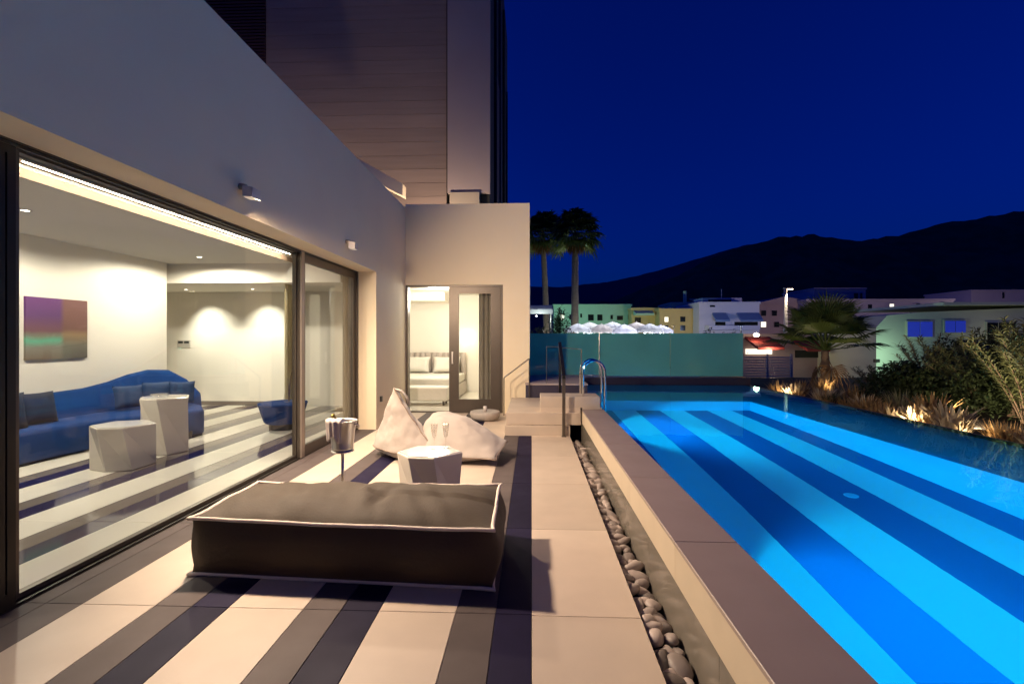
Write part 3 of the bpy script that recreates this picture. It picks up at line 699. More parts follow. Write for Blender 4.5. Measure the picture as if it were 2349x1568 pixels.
def curtain(name, label, mat, x, y0, y1, z0, z1, amp=.035, waves=8):
    n_ = waves * 8; vs = []; fs = []
    for i in range(n_ + 1):
        t = i / n_; yy = y0 + (y1 - y0) * t; xx = x + amp * math.sin(t * waves * 2 * math.pi) + amp * .3 * math.sin(t * 31)
        vs += [(xx, yy, z0), (xx, yy, z1), (xx + .006, yy, z0), (xx + .006, yy, z1)]
    for i in range(n_):
        a = i * 4; fs += [(a, a + 4, a + 5, a + 1), (a + 2, a + 3, a + 7, a + 6)]
    return tag(MB().add(vs, fs).build(name, mat, None, smooth=True), label, 'curtain')
curtain('curtain', 'grey full-height curtain gathered behind the far sliding panel', 'curtain_grey', -3.32, 8.3, 9.6, .006, 3.055, waves=9)
curtain('curtain', 'yellowish sheer curtain hanging at the end of the living room', 'curtain_yellow', -4.78, 9.1, 9.65, .006, 2.578, waves=5)

# ================================================================== BEDROOM THINGS
bedt = thing('bed', 'white bed with upholstered channelled headboard in the bedroom', 'bed', (-2.7, 12.6, 0))
boxo('bed_base', 'bean_fabric', bedt, -3.75, -1.85, 11.55, 13.5, .02, .34)
o = MB().box(-3.72, -1.88, 11.58, 13.45, .341, .56).build('mattress', 'linen', bedt); b = o.modifiers.new('bevel', 'BEVEL'); b.width = .05; b.segments = 3
for k in range(12):
    MB().tube([(-3.74 + k * .165, 13.5, .3), (-3.74 + k * .165, 13.5, 1.12)], .08, 8).build('headboard_channel', 'bean_fabric', bedt, smooth=True)
pillow('bed_pillow', 'white pillow against the headboard, left side of the bed', 'linen', (-3.2, 13.2, .80), .75, .46, .2, (R(68), 0, 0), 'pillows on the bed')
pillow('bed_pillow', 'white pillow against the headboard, right side of the bed', 'linen', (-2.35, 13.2, .80), .75, .46, .2, (R(68), 0, 0), 'pillows on the bed')
bn = thing('bench', 'low white upholstered bench at the foot of the bed', 'bench', (-2.7, 11.0, 0))
o = MB().box(-3.4, -1.9, 10.75, 11.25, .10, .42).build('seat', 'linen', bn); b = o.modifiers.new('bevel', 'BEVEL'); b.width = .05; b.segments = 3
for xx in (-3.3, -2.0):
    for yy in (10.82, 11.18): MB().tube([(xx, yy, -.005), (xx, yy, .10)], .025, 8).build('leg', 'frame_metal', bn)
wl = thing('bedside_wall_lamp', 'glowing white wall lamp beside the bed', 'wall lamp', (-1.55, 13.58, 1.4))
q = aty(1072, 775, 13.5)
for dz in (-.16, .04):
    MB().lathe([(.09, 0), (.10, .005), (.075, .13), (.07, .13), (.09, .005)], (q.x, 13.46, q.z + dz), 18).build('lamp_shade', 'glow_shade', wl, smooth=True)
MB().tube([(q.x, 13.46, q.z - .2), (q.x, 13.46, q.z + .22)], .012, 8).build('stem', 'steel', wl)
MB().tube([(q.x, 13.46, q.z), (q.x, 13.599, q.z)], .02, 8).build('wall_arm', 'steel', wl)
def curtx(name, label, mat, y, x0, x1, z0, z1, waves):
    n_ = waves * 8; vs = []; fs = []
    for i in range(n_ + 1):
        t = i / n_; xx = x0 + (x1 - x0) * t; yy = y + .03 * math.sin(t * waves * 2 * math.pi)
        vs += [(xx, yy, z0), (xx, yy, z1), (xx, yy + .006, z0), (xx, yy + .006, z1)]
    for i in range(n_):
        a = i * 4; fs += [(a, a + 4, a + 5, a + 1), (a + 2, a + 3, a + 7, a + 6)]
    return tag(MB().add(vs, fs).build(name, mat, None, smooth=True), label, 'curtain')
curtx('curtain', 'brownish curtain drawn to the right behind the bedroom door glass', 'curtain_grey', 10.16, -1.12, -.30, .005, 2.745, 8)

# ================================================================== TERRACE THINGS
def daybed():
    t = thing('daybed_cushion', 'large brown block floor cushion with pale piping in the foreground', 'floor cushion', (-1.2, 3.3, 0))
    FL, FR, BR, BL = Vector((-2.19, 3.01, 0)), Vector((-.24, 2.90, 0)), Vector((-.25, 3.72, 0)), Vector((-2.19, 3.76, 0))
    Hh = .37; nu, nv = 64, 30
    def edge(u, v):      # bilinear, with slightly pulled-in sides
        p = FL * (1 - u) * (1 - v) + FR * u * (1 - v) + BR * u * v + BL * (1 - u) * v
        return p
    def z_edge(u, v): return Hh + .012 * noise.noise(Vector((u * 3, v * 3, 2.0))) - .012 * math.sin(u * math.pi) + (.016 if u > .5 and v > .5 else 0)
    vs = []; fs = []
    for j in range(nv + 1):
        for i in range(nu + 1):
            u, v = i / nu, j / nv; p = edge(u, v)
            e_ = ((1 - abs(2 * u - 1) ** 3.2) * (1 - abs(2 * v - 1) ** 2.6)); e_ = max(0, e_)
            wr = noise.noise(Vector((u * 15 + 2.2 * v, v * 2.0, .4))) * .020 + noise.noise(Vector((u * 34 + 6 * v, v * 4.5, 1.4))) * .007
            fold = .02 * math.exp(-((u - .56 - .08 * v) / .022) ** 2) * math.exp(-((v - .45) / .25) ** 2)
            cr = noise.noise(Vector((u * 8, v * 60, 3))) * .02 * max(0, (u - .86) / .14) * max(0, v - .3)
            vs.append((p.x, p.y, z_edge(u, v) + .085 * e_ ** .8 + (wr - fold) * min(1, e_ * 1.6 + .15) + cr * min(1, e_ * 5)))
    for j in range(nv):
        for i in range(nu): a = j * (nu + 1) + i; fs.append((a, a + 1, a + nu + 2, a + nu + 1))
    MB().add(vs, fs).build('top_cover', 'taupe_fabric', t, smooth=True)
    loop = [(i / nu, 0) for i in range(nu)] + [(1, j / nv) for j in range(nv)] + [(1 - i / nu, 1) for i in range(nu)] + [(0, 1 - j / nv) for j in range(nv)]
    cen = (FL + FR + BR + BL) / 4; ns = 12; vs = []; fs = []
    for k in range(ns + 1):
        s_ = k / ns
        for (u, v) in loop:
            p = edge(u, v); zt = z_edge(u, v)
            cornr = (abs(2 * u - 1) ** 14) * (abs(2 * v - 1) ** 14)
            bul = .055 * math.sin(math.pi * s_) * (1 - cornr * 1.3) + .010 * noise.noise(Vector((p.x * 7, p.y * 7, s_ * 2))) * math.sin(math.pi * s_)
            if u in (0, 1) and v not in (0, 1): out = Vector((1 if u == 1 else -1, 0, 0))
            elif v in (0, 1) and u not in (0, 1): out = Vector((0, 1 if v == 1 else -1, 0))
            else: out = Vector((1 if u == 1 else -1, 1 if v == 1 else -1, 0)).normalized()
            q = p + out * bul
            vs.append((q.x, q.y, .014 + (zt - .014) * s_))
    m = len(loop)
    for k in range(ns):
        for i in range(m): fs.append((k * m + i, k * m + (i + 1) % m, (k + 1) * m + (i + 1) % m, (k + 1) * m + i))
    fs.append(tuple(range(m))[::-1])
    MB().add(vs, fs).build('side_cover', 'taupe_fabric', t, smooth=True)
    for nm, zf in (('top_piping', lambda u, v: z_edge(u, v) + .002), ('bottom_piping', lambda u, v: .013)):
        pts = []
        for (u, v) in loop:
            p = edge(u, v); co = Vector((u - .5, v - .5, 0)); k = (abs(2 * u - 1) * abs(2 * v - 1)) ** 20
            pts.append((p.x + co.x * .03 * k, p.y + co.y * .03 * k, zf(u, v) + .004 * noise.noise(Vector((p.x * 5, p.y * 5, 1))) * (1 if nm[0] == 't' else .0)))
        MB().tube(pts, .0125, 8, closed=True).build(nm, 'piping', t, smooth=True)
    return t
daybed()

def beanbag():
    t = thing('beanbag_lounger', 'beige beanbag lounger with a pointed upright back and a flat pinched seat', 'beanbag', (-1.2, 6.2, 0))
    tx = bpy.data.textures.new('folds', 'CLOUDS'); tx.noise_scale = .16; tx.noise_depth = 3
    def soft(v, f, name, seams, vc):
        o = MB().add(v, f).build(name, 'bean_fabric', t); recalc(o)
        bm = bmesh.new(); bm.from_mesh(o.data); le = bm.edges.layers.float.new('crease_edge'); lv_ = bm.verts.layers.float.new('crease_vert'); bm.verts.ensure_lookup_table()
        for e_ in bm.edges:
            k = tuple(sorted((e_.verts[0].index, e_.verts[1].index)))
            if k in seams: e_[le] = seams[k]
        for i, c_ in vc.items(): bm.verts[i][lv_] = c_
        bm.to_mesh(o.data); bm.free()
        s_ = o.modifiers.new('subd', 'SUBSURF'); s_.levels = 4; s_.render_levels = 4
        d_ = o.modifiers.new('disp', 'DISPLACE'); d_.texture = tx; d_.strength = .05; d_.mid_level = .5; d_.texture_coords = 'GLOBAL'
        o.data.shade_smooth(); bpy.context.view_layer.update(); ev = o.evaluated_get(bpy.context.evaluated_depsgraph_get())
        def line(ctrl, r=.0075, n_=20):
            out = []
            for a_, b_ in zip(ctrl, ctrl[1:]):
                for i in range(n_ + 1):
                    ok, q_, nn_, _i = ev.closest_point_on_mesh(Vector(a_).lerp(Vector(b_), i / n_) - ORG[t]); out.append(q_ + nn_ * .002 + ORG[t])
            MB().tube(out, r, 6).build('seam', 'bean_dark', o, smooth=True)
        return o, line
    # upright pointed back: a four-cornered bag pinched to a peak
    v = [(-2.06, 6.24, .0), (-1.70, 5.80, .0), (-1.22, 5.86, .0), (-1.30, 6.55, .0), (-1.92, 6.78, .0),
         (-2.10, 6.22, .12), (-1.70, 5.74, .12), (-1.16, 5.84, .14), (-1.26, 6.60, .14), (-1.95, 6.84, .12),
         (-1.95, 6.20, .48), (-1.70, 5.90, .45), (-1.46, 5.98, .42), (-1.50, 6.38, .44), (-1.86, 6.52, .46),
         (-1.765, 6.06, .90), (-1.72, 6.12, .88)]
    f = [(4, 3, 2, 1, 0)] + [(i, (i + 1) % 5, (i + 1) % 5 + 5, i + 5) for i in range(5)] + [(i + 5, (i + 1) % 5 + 5, (i + 1) % 5 + 10, i + 10) for i in range(5)]
    f += [(10, 11, 15), (11, 12, 15), (12, 13, 16, 15), (13, 14, 16), (14, 10, 15, 16)]
    sm_ = {(5 + i, 5 + (i + 1) % 5) if i < 4 else (5, 9): .8 for i in range(5)}; sm_.update({(12, 15): .9, (7, 12): .9, (10, 15): .6, (5, 10): .6, (15, 16): 1.0})
    o1, ln = soft(v, f, 'upright_back', sm_, {15: 1.0, 16: 1.0, 7: .6, 5: .6})
    ln([v[15], v[12], v[7]]); ln([v[5], v[6], v[7]])
    MB().tube([(-1.745, 6.09, .875), (-1.66, 6.07, .855), (-1.60, 6.10, .77), (-1.585, 6.14, .68)], [.012, .017, .017, .02], 8).build('carry_strap', 'bean_fabric', o1, smooth=True)
    # flat seat: a big pillow lying to the right with pinched corners
    v = [(-1.42, 5.80, .0), (-.52, 5.74, .0), (-.44, 6.30, .0), (-.80, 6.72, .0), (-1.45, 6.70, .0),
         (-1.46, 5.78, .12), (-.42, 5.66, .09), (-.30, 6.22, .20), (-.78, 6.78, .20), (-1.48, 6.76, .2),
         (-1.44, 6.02, .60), (-.82, 5.98, .44), (-.55, 6.16, .42), (-.86, 6.50, .54), (-1.40, 6.52, .74)]
    f = [(4, 3, 2, 1, 0)] + [(i, (i + 1) % 5, (i + 1) % 5 + 5, i + 5) for i in range(5)] + [(i + 5, (i + 1) % 5 + 5, (i + 1) % 5 + 10, i + 10) for i in range(5)]
    f += [(10, 11, 12, 13, 14)]
    sm_ = {(5 + i, 5 + (i + 1) % 5) if i < 4 else (5, 9): .92 for i in range(5)}
    o2, ln = soft(v, f, 'flat_seat', sm_, {6: 1.0, 7: 1.0, 5: .5})
    ln([v[5], v[6], v[7]])
    return t
beanbag()
facet_table('terrace_table', 'white faceted side table on the terrace carrying two champagne flutes', (-.92, 4.32, 0), .30, .25, .50, R(186), bottom=.86, twist=.30, group='white faceted tables')
for k, (xx, yy) in enumerate(((-.90, 4.40), (-.80, 4.44))):
    fl = thing('champagne_flute', ['champagne flute standing nearer the middle of the white terrace table', 'champagne flute standing to the right on the white terrace table'][k], 'glass', (xx, yy, .5065), 'champagne flutes')
    MB().lathe([(0, .004), (.032, .001), (.034, .003), (.006, .010), (.004, .02)], (xx, yy, .5065), 18).build('foot', 'flute_glass', fl, smooth=True)
    MB().lathe([(.004, .02), (.0035, .06), (.005, .088)], (xx, yy, .5065), 10).build('stem', 'flute_glass', fl, smooth=True)
    MB().lathe([(.005, .088), (.018, .115), (.028, .17), (.031, .232), (.0295, .232), (.026, .17), (.016, .118), (0, .096)], (xx, yy, .5065), 20).build('bowl', 'flute_glass', fl, smooth=True)

bk = (-1.72, 4.30)
stn = thing('ice_bucket_stand', 'slim steel stand holding up the ice bucket', 'stand', (bk[0], bk[1], 0))
MB().lathe([(0, .0), (.13, .0), (.13, .012), (.03, .02), (.016, .03)], (bk[0], bk[1], 0), 24).build('base', 'steel', stn, smooth=True)
MB().tube([(bk[0], bk[1], .02), (bk[0], bk[1], .50)], .014, 12).build('pole', 'steel', stn, smooth=True)
MB().lathe([(0, .495), (.085, .497), (.10, .503), (.10, .511), (0, .511)], (bk[0], bk[1], 0), 24).build('tray', 'steel', stn, smooth=True)
bkt = thing('ice_bucket', 'polished steel ice bucket on its stand beside the glass wall', 'ice bucket', (bk[0], bk[1], .512))
MB().lathe([(0, .0), (.085, .0), (.092, .01), (.098, .02), (.094, .03), (.112, .20), (.128, .262), (.133, .268), (.128, .272), (.120, .262), (.088, .02), (0, .018)], (bk[0], bk[1], .512), 32).build('bucket_body', 'steel', bkt, smooth=True)
for s_ in (-1, 1):
    pts = [(bk[0] + s_ * (.122 + .03 * math.sin(a)), bk[1] - .03 + .06 * a / math.pi, .512 + .22 + .02 * math.cos(a)) for a in [i * math.pi / 6 for i in range(7)]]
    MB().tube(pts, .007, 6).build('handle', 'steel', bkt, smooth=True)
bt = thing('champagne_bottle', 'champagne bottle with gold foil neck leaning in the ice bucket', 'bottle', (bk[0], bk[1], .54))
ax = Vector((-.30, .0, 1)).normalized(); rm = ax.to_track_quat('Z', 'Y').to_matrix()
def tilted(prof, c, n_=18):
    m = MB().lathe(prof, (0, 0, 0), n_); m.v = [tuple(rm @ Vector(p) + Vector(c)) for p in m.v]; return m
bc = (bk[0] - .005, bk[1], .545)
tilted([(0, 0), (.042, 0), (.043, .12), (.038, .155), (.020, .20)], bc).build('glass_body', 'bottle_glass', bt, smooth=True)
tilted([(.020, .20), (.016, .26), (.0175, .27), (.0175, .30), (.012, .306), (0, .307)], bc).build('foil_neck', 'gold_foil', bt, smooth=True)
# napkin over the rim
vs = []; fs = []; nn, mm = 16, 12
for j in range(mm + 1):
    for i in range(nn + 1):
        a = R(-150) + (R(75)) * (i / nn); s_ = j / mm
        if s_ < .25: r_ = .07 + .068 * (s_ / .25); z_ = .285 + .004
        else: r_ = .140 - .014 * (s_ - .25) + .006 * math.sin(i * 1.3); z_ = .286 - (s_ - .25) / .75 * (.17 + .03 * math.sin(i * .55))
        vs.append((bk[0] + r_ * math.cos(a), bk[1] + r_ * math.sin(a), .512 + z_ + .004 * math.sin(i * .9 + j)))
for j in range(mm):
    for i in range(nn): a = j * (nn + 1) + i; fs.append((a, a + 1, a + nn + 2, a + nn + 1))
o = tag(MB().add(vs, fs).build('cloth_napkin', 'napkin', None, smooth=True, org=(bk[0], bk[1], .6)), 'white cloth napkin draped over the ice bucket rim', 'napkin')
sm = o.modifiers.new('solid', 'SOLIDIFY'); sm.thickness = .004

bw = thing('stone_bowl', 'low round stone bowl with a candle before the bedroom door', 'bowl', (-.87, 8.95, 0))
MB().lathe([(0, 0), (.20, .0), (.265, .05), (.285, .12), (.275, .16), (.26, .165), (.10, .15), (0, .15)], (-.87, 8.95, 0), 28).build('bowl', 'stone_bowl', bw, smooth=True)
MB().lathe([(0, .15), (.035, .15), (.035, .25), (.03, .255), (0, .25)], (-.87, 8.95, 0), 14).build('candle', 'lamp_white', bw, smooth=True)
sk = thing('wall_socket', 'small dark outdoor socket low on the plaster wall', 'socket', (-2.6, 8.15, .48))
boxo('socket_cover', 'black_plastic', sk, -2.599, -2.57, 8.12, 8.18, .44, .53)

# ---- rails
hr = thing('stair_handrail', 'flat steel stair handrail on the pool steps, seen end-on', 'handrail', (.5, 7.6, 0))
MB().box(.475, .525, 7.46, 7.50, -.005, .93).build('post', 'frame_metal', hr)
MB().prism([(7.45, .90), (8.55, 1.41), (8.55, 1.46), (7.45, .95)], 'x', .474, .526).build('top_rail', 'dark_steel', hr)
MB().box(.48, .52, 8.50, 8.54, .325, 1.40).build('post', 'dark_steel', hr)
MB().box(  .465, .535, 7.445, 7.515, -.004, .012).build('base_plate', 'frame_metal', hr)
r2 = thing('platform_rail', 'thin steel rail post at the back of the step platform', 'handrail', (.83, 8.06, .6))
MB().tube([(.83, 8.05, .59), (.83, 8.05, 1.34)], .008, 8).build('post', 'frame_metal', r2)
MB().tube([(.83, 8.05, 1.34), (.45, 9.3, 1.36), (.30, 9.6, 1.36)], .005, 8).build('rail', 'frame_metal', r2)
MB().tube([(.30, 9.6, 1.36), (.30, 9.6, .62)], .005, 8).build('post', 'frame_metal', r2)
ld = thing('pool_ladder', 'chrome arched ladder rails dipping from the step platform into the pool', 'pool ladder', (1.0, 7.6, .6))
for yy in (7.70, 8.08):
    pts = [(.82, yy, .595), (.82, yy, .95)]
    for k in range(1, 13):
        a = math.pi * k / 12; pts.append((.995 - .175 * math.cos(a), yy, .97 + .20 * math.sin(a)))
    pts += [(1.175, yy, .75), (1.165, yy, .40), (1.155, yy, -.3)]
    MB().tube(pts, .019, 12).build('rail', 'chrome', ld, smooth=True)
for k in range(3): MB().box(1.145, 1.215, 7.71, 8.07, .12 - k * .22, .145 - k * .22).build('tread', 'chrome', ld)
wr = thing('wall_handrail', 'slim metal handrail slanting up the plaster wall beside the bedroom door', 'handrail', (-.3, 9.6, .9))
q0, q1 = aty(1156, 866, 9.45), aty(1214, 822, 9.45)
MB().tube([tuple(q0), tuple(q1)], .014, 8).build('rail', 'frame_metal', wr)
MB().tube([(q0.x, 9.45, q0.z), (q0.x, 9.45, -.005 if q0.x < -.42 else .3)], .011, 8).build('post', 'frame_metal', wr)
MB().tube([(q1.x, 9.45, q1.z), (q1.x, 9.45, .32)], .011, 8).build('post', 'frame_metal', wr)

# ================================================================== PLANTS
def leaf(m, base, d, L_, w_, up=Vector((0, 0, 1)), bend=.25, fold=.25):
    d = d.normalized(); side = d.cross(up)
    if side.length < 1e-4: side = Vector((1, 0, 0))
    side.normalize(); nrm = side.cross(d).normalized()
    a = base; b_ = base + d * L_ * .45 + nrm * L_ * .05; t = base + d * L_ - Vector((0, 0, 1)) * L_ * bend
    l = b_ + side * w_ / 2 + nrm * w_ * fold; r = b_ - side * w_ / 2 + nrm * w_ * fold
    m.add([a, l, t, r, b_], [(0, 1, 4), (1, 2, 4), (2, 3, 4), (3, 0, 4)])
def rdir(rr, el0=-.2, el1=1.2):
    a = rr.uniform(0, 2 * math.pi); e_ = rr.uniform(el0, el1); return Vector((math.cos(a) * math.cos(e_), math.sin(a) * math.cos(e_), math.sin(e_)))
def oleander(loc, h, rad, seed, label, nst=26, mat='leaf_oleander', lsz=.15):
    rr = random.Random(seed); t = thing('oleander_shrub', label, 'shrub', loc, 'shrubs along the pool')
    sm_, lm = MB(), MB(); base = Vector(loc)
    for k in range(nst):
        a = rr.uniform(0, 6.283); sp = rr.uniform(.15, 1.0) ** .7; hh = 1.45 * h * rr.uniform(.6, 1.05) * (1 - .18 * sp)
        p0 = base + Vector((math.cos(a) * .12 * rad, math.sin(a) * .12 * rad, 0)); p2 = base + Vector((math.cos(a) * rad * sp, math.sin(a) * rad * sp, hh))
        p1 = (p0 + p2) / 2 + Vector((-math.cos(a) * .10, -math.sin(a) * .10, hh * .1))
        pts = [p0 * (1 - q) ** 2 + p1 * 2 * q * (1 - q) + p2 * q * q for q in [i / 7 for i in range(8)]]
        sm_.tube(pts, [.012 - .0012 * i for i in range(8)], 5)
        n_l = int(20 * hh / .9)
        for i in range(n_l):
            q = .22 + .78 * (i / n_l) ** .8; p = p0 * (1 - q) ** 2 + p1 * 2 * q * (1 - q) + p2 * q * q
            ax_ = (p2 - p0).normalized(); aa = rr.uniform(0, 6.283)
            for w3 in range(3):
                an = aa + w3 * 2.094; dd = Vector((math.cos(an), math.sin(an), .0)) * .9 + ax_ * rr.uniform(.35, 1.1)
                leaf(lm, p + rdir(rr) * .01, dd, lsz * rr.uniform(.75, 1.3), lsz * .17, bend=rr.uniform(0, .25))
    sm_.build('stem', 'bark', t); lm.build('foliage', mat, t)
    return t
GRP = 'shrubs along the pool'
def gz(x, y): return .21
ol = [((6.45, 5.0), 1.35, .75, 'tall long-leaved shrub at the right picture edge with splayed bright leaves', 'leaf_light', .27),
      ((7.0, 6.3), 1.30, .80, 'dense long-leaved shrub right of the glowing grasses', 'leaf_oleander', .22),
      ((8.0, 6.0), 1.35, .8, 'long-leaved shrub rising against the pale building at the right edge', 'leaf_light', .25),
      ((7.6, 7.6), 1.15, .85, 'dark bushy shrub behind the glowing grasses', 'leaf_oleander', .15),
      ((8.9, 7.9), 1.35, .9, 'spiky dark shrub standing before the blue windows', 'leaf_light', .24),
      ((8.2, 9.2), 1.0, .9, 'dark rounded shrub in the middle of the hedge', 'leaf_oleander', .15),
      ((9.6, 9.6), 1.25, .95, 'shrub of the back row left of the blue windows', 'leaf_oleander', .16),
      ((8.9, 11.0), 1.0, .9, 'grey-green shrub just right of the fan palm trunk', 'leaf_light', .14),
      ((7.5, 10.6), .55, .7, 'low dark shrub under the fan palm', 'leaf_dark', .10)]
for i, (p, h, r_, lab, mt, ls) in enumerate(ol):
    oleander((p[0], p[1], gz(*p)), h, r_, 40 + i, lab, nst=30, mat=mt, lsz=ls)
def grass(loc, h, rad, seed, label, n_=150, mat='leaf_dry', wid=.012, group='grass tufts along the pool edge', flame=False):
    rr = random.Random(seed); t = thing('grass_tuft', label, 'grass tuft', loc, group); m = MB(); base = Vector(loc)
    for k in range(n_):
        a = rr.uniform(0, 6.283); r0 = rad * .45 * rr.random() ** .5; p = base + Vector((math.cos(a) * r0, math.sin(a) * r0, 0))
        a += rr.uniform(-.7, .7); L_ = h * rr.uniform(.5, 1.1); sp = rr.uniform(.1, .75); w_ = wid * rr.uniform(.6, 1.3); pr = None
        sd_ = Vector((-math.sin(a), math.cos(a), 0))
        rows_ = []
        for i in range(5):
            q = i / 4; c_ = p + Vector((math.cos(a), math.sin(a), 0)) * (L_ * sp * q * (.4 + .6 * q)) + Vector((0, 0, L_ * (q - .35 * sp * q * q)))
            ww = w_ * ((1 - q) ** .6 if not flame else (1.2 * math.sin(math.pi * min(1, q * .9 + .08)) + .1)); rows_ += [c_ + sd_ * ww, c_ - sd_ * ww]
        m.add(rows_, [(2 * i, 2 * i + 1, 2 * i + 3, 2 * i + 2) for i in range(4)])
    m.build('blades', mat, t); return t
gr_ = 0
gr = [((5.75, 7.45), .34, .34, 'bleached flame-like grass tuft glowing brightest over the uplight', 'leaf_bleached', .022, True, 90),
      ((5.85, 6.95), .46, .32, 'tall pale glowing grass tuft right of the brightest one', 'leaf_bleached', .022, True, 80),
      ((5.65, 7.95), .34, .30, 'orange dry grass tuft left of the brightest one', 'leaf_dry', .014, False, 130),
      ((6.05, 5.25), .42, .32, 'brown grass tuft near the right picture edge', 'leaf_dry', .014, False, 130),
      ((6.2, 7.7), .50, .34, 'upright dry grass behind the glowing tufts', 'leaf_dry', .016, True, 80),
      ((5.75, 6.0), .36, .36, 'dark brown grass tuft right of the glowing ones', 'leaf_dry', .012, False, 150),
      ((5.75, 8.5), .40, .38, 'arching dry grass tuft before the dark rounded shrub', 'leaf_dry', .012, False, 150),
      ((6.4, 8.6), .50, .40, 'golden green grass tuft behind the pool edge', 'leaf_light', .012, False, 150),
      ((5.9, 9.6), .30, .40, 'low dark grass mound near the far pool corner', 'leaf_dark', .012, False, 170),
      ((6.7, 10.2), .46, .40, 'dry golden grass under the fan palm', 'leaf_dry', .012, False, 140),
      ((5.8, 10.9), .34, .32, 'pale lit grass tuft at the far pool corner', 'leaf_bleached', .018, True, 70),
      ((6.35, 11.6), .40, .36, 'orange grass tuft lit beside the slatted fence', 'leaf_dry', .013, False, 140),
      ((7.2, 12.2), .42, .40, 'dry grass tuft left of the palm trunk', 'leaf_dry', .013, False, 140),
      ((5.75, 4.55), .36, .34, 'dark reddish grass tuft at the lower right picture edge', 'leaf_dry', .013, False, 130)]
for i, (p, h, r_, lab, mt, wd, fl_, nb) in enumerate(gr): grass((p[0], p[1], gz(*p) - .02), h, r_, 90 + i, lab, nb, mt, wd, flame=fl_)

rg = random.Random(31)
ORDN = 'first second third fourth fifth sixth seventh eighth ninth tenth eleventh twelfth thirteenth fourteenth fifteenth sixteenth seventeenth eighteenth nineteenth twentieth twenty-first twenty-second'.split()
for i in range(22):
    yy_ = 4.3 + i * .345; xx_ = 5.52 + rg.uniform(0, .5)
    grass((xx_, yy_, .19), rg.uniform(.26, .42), rg.uniform(.26, .36), 200 + i, 'dry grass tuft in the pool-edge row, %s from the right picture edge' % ORDN[i], 90, ('leaf_dry', 'leaf_bleached', 'leaf_dry')[i % 3], .012, flame=i % 3 == 1)
def fan_frond(m, base, d, plen, flen, nseg, rr, droop=.3, width=.03):
    d = d.normalized(); up = Vector((0, 0, 1)); side = d.cross(up)
    if side.length < .05: side = Vector((1, 0, 0))
    side.normalize(); nrm = side.cross(d).normalized(); hub = base + d * plen
    m.tube([base, hub], [.018, .010], 5)
    for i in range(nseg):
        a = -1.75 + 3.5 * i / (nseg - 1); dd = (d * math.cos(a) + side * math.sin(a)).normalized(); L_ = flen * (.72 + .28 * math.cos(a * .7)) * rr.uniform(.88, 1.05)
        t1 = hub + dd * L_ * .62 + nrm * .02; t2 = hub + dd * L_ - up * L_ * droop * rr.uniform(.5, 1.4)
        s2 = dd.cross(nrm).normalized() * width / 2
        m.add([hub, t1 + s2, t2, t1 - s2, t1 + nrm * width * .35], [(0, 1, 4), (1, 2, 4), (2, 3, 4), (3, 0, 4)])
def palm(name, label, base, ht, nfr, plen, flen, nseg, seed, r0, lean=(0, 0), dry=10, barkm='bark', width=.03, droop=.3, elmin=-.5):
    rr = random.Random(seed); t = thing(name, label, 'palm tree', base, 'palm trees'); b0 = Vector(base); top = b0 + Vector((lean[0], lean[1], ht))
    tm = MB(); n_ = 16; pts = []; rs = []
    for i in range(n_ + 1):
        q = i / n_; pts.append(b0 + Vector((lean[0] * q * q + .05 * math.sin(q * 4) * (1 if ht > 4 else .2), lean[1] * q * q, ht * q))); rs.append(r0 * (1.25 - .45 * q) * (1 + .12 * (i % 2)))
    tm.tube(pts, rs, 12).build('trunk', barkm, t, smooth=True); top = pts[-1]
    m = MB()
    for k in range(nfr):
        a = k * 2.39996 + rr.uniform(-.2, .2); e_ = elmin + (1.45 - elmin) * (k / nfr) ** .85
        d = Vector((math.cos(a) * math.cos(e_), math.sin(a) * math.cos(e_), math.sin(e_)))
        fan_frond(m, top, d, plen * rr.uniform(.85, 1.15), flen * rr.uniform(.85, 1.1), nseg, rr, droop, width)
    m.build('crown', 'leaf_palm', t)
    if dry:
        m = MB()
        for k in range(dry):
            a = k * 2.39996; e_ = rr.uniform(-1.45, -.8); d = Vector((math.cos(a) * math.cos(e_), math.sin(a) * math.cos(e_), math.sin(e_)))
            fan_frond(m, top - Vector((0, 0, .1)), d, plen * .5, flen * .7, max(6, nseg // 2), rr, .25, width)
        m.build('dry_skirt', 'leaf_palm_dry', t)
    return t
q = aty(1893, 800, 13.2); palm('fan_palm', 'young fan palm with broad green fronds beyond the pool corner', (q.x, 13.2, .18), 1.02, 30, .86, .76, 28, 5, .10, dry=3, width=.05, droop=.14, elmin=.12)
q = aty(1316, 700, 34); q2 = aty(1321, 548, 34); palm('tall_palm', 'tall palm on the right of the pair, thick dark crown', (q.x, 34, -1.6), q2.z + 1.9, 46, 1.0, 1.15, 17, 11, .24, lean=(q2.x - q.x, 0), dry=16, barkm='bark_pale', width=.17, droop=.30, elmin=-.75)
q = aty(1252, 700, 37); q2 = aty(1246, 550, 37); palm('tall_palm', 'tall palm on the left of the pair, partly behind the house corner', (q.x, 37, -1.6), q2.z + 1.9, 46, 1.05, 1.2, 17, 12, .22, lean=(q2.x - q.x, 0), dry=16, barkm='bark_pale', width=.17, droop=.30, elmin=-.75)
for k, (px, yy) in enumerate(((1324, 32.6), (1258, 35.6))):  # unseen uplights added to brighten the trunks and crowns
    q = aty(px, 700, yy); t = thing('palm_fill_lamp', ['added ground light at the foot of the right tall palm', 'added ground light at the foot of the left tall palm'][k], 'uplight', (q.x, yy, -1.6), 'added palm lights')
    MB().lathe([(.05, 0), (.10, 0), (.11, .14), (.10, .14), (.06, .04)], (q.x, yy, -1.6), 14).build('can', 'black_plastic', t)
    lamp('SPOT', 'lamp', t, (q.x + .1, yy, -1.38), 700, (.95, 1, .72), aim=(q.x - .1, yy + 1.3, 8), spot_size=R(70), spot_blend=.8, shadow_soft_size=.05)
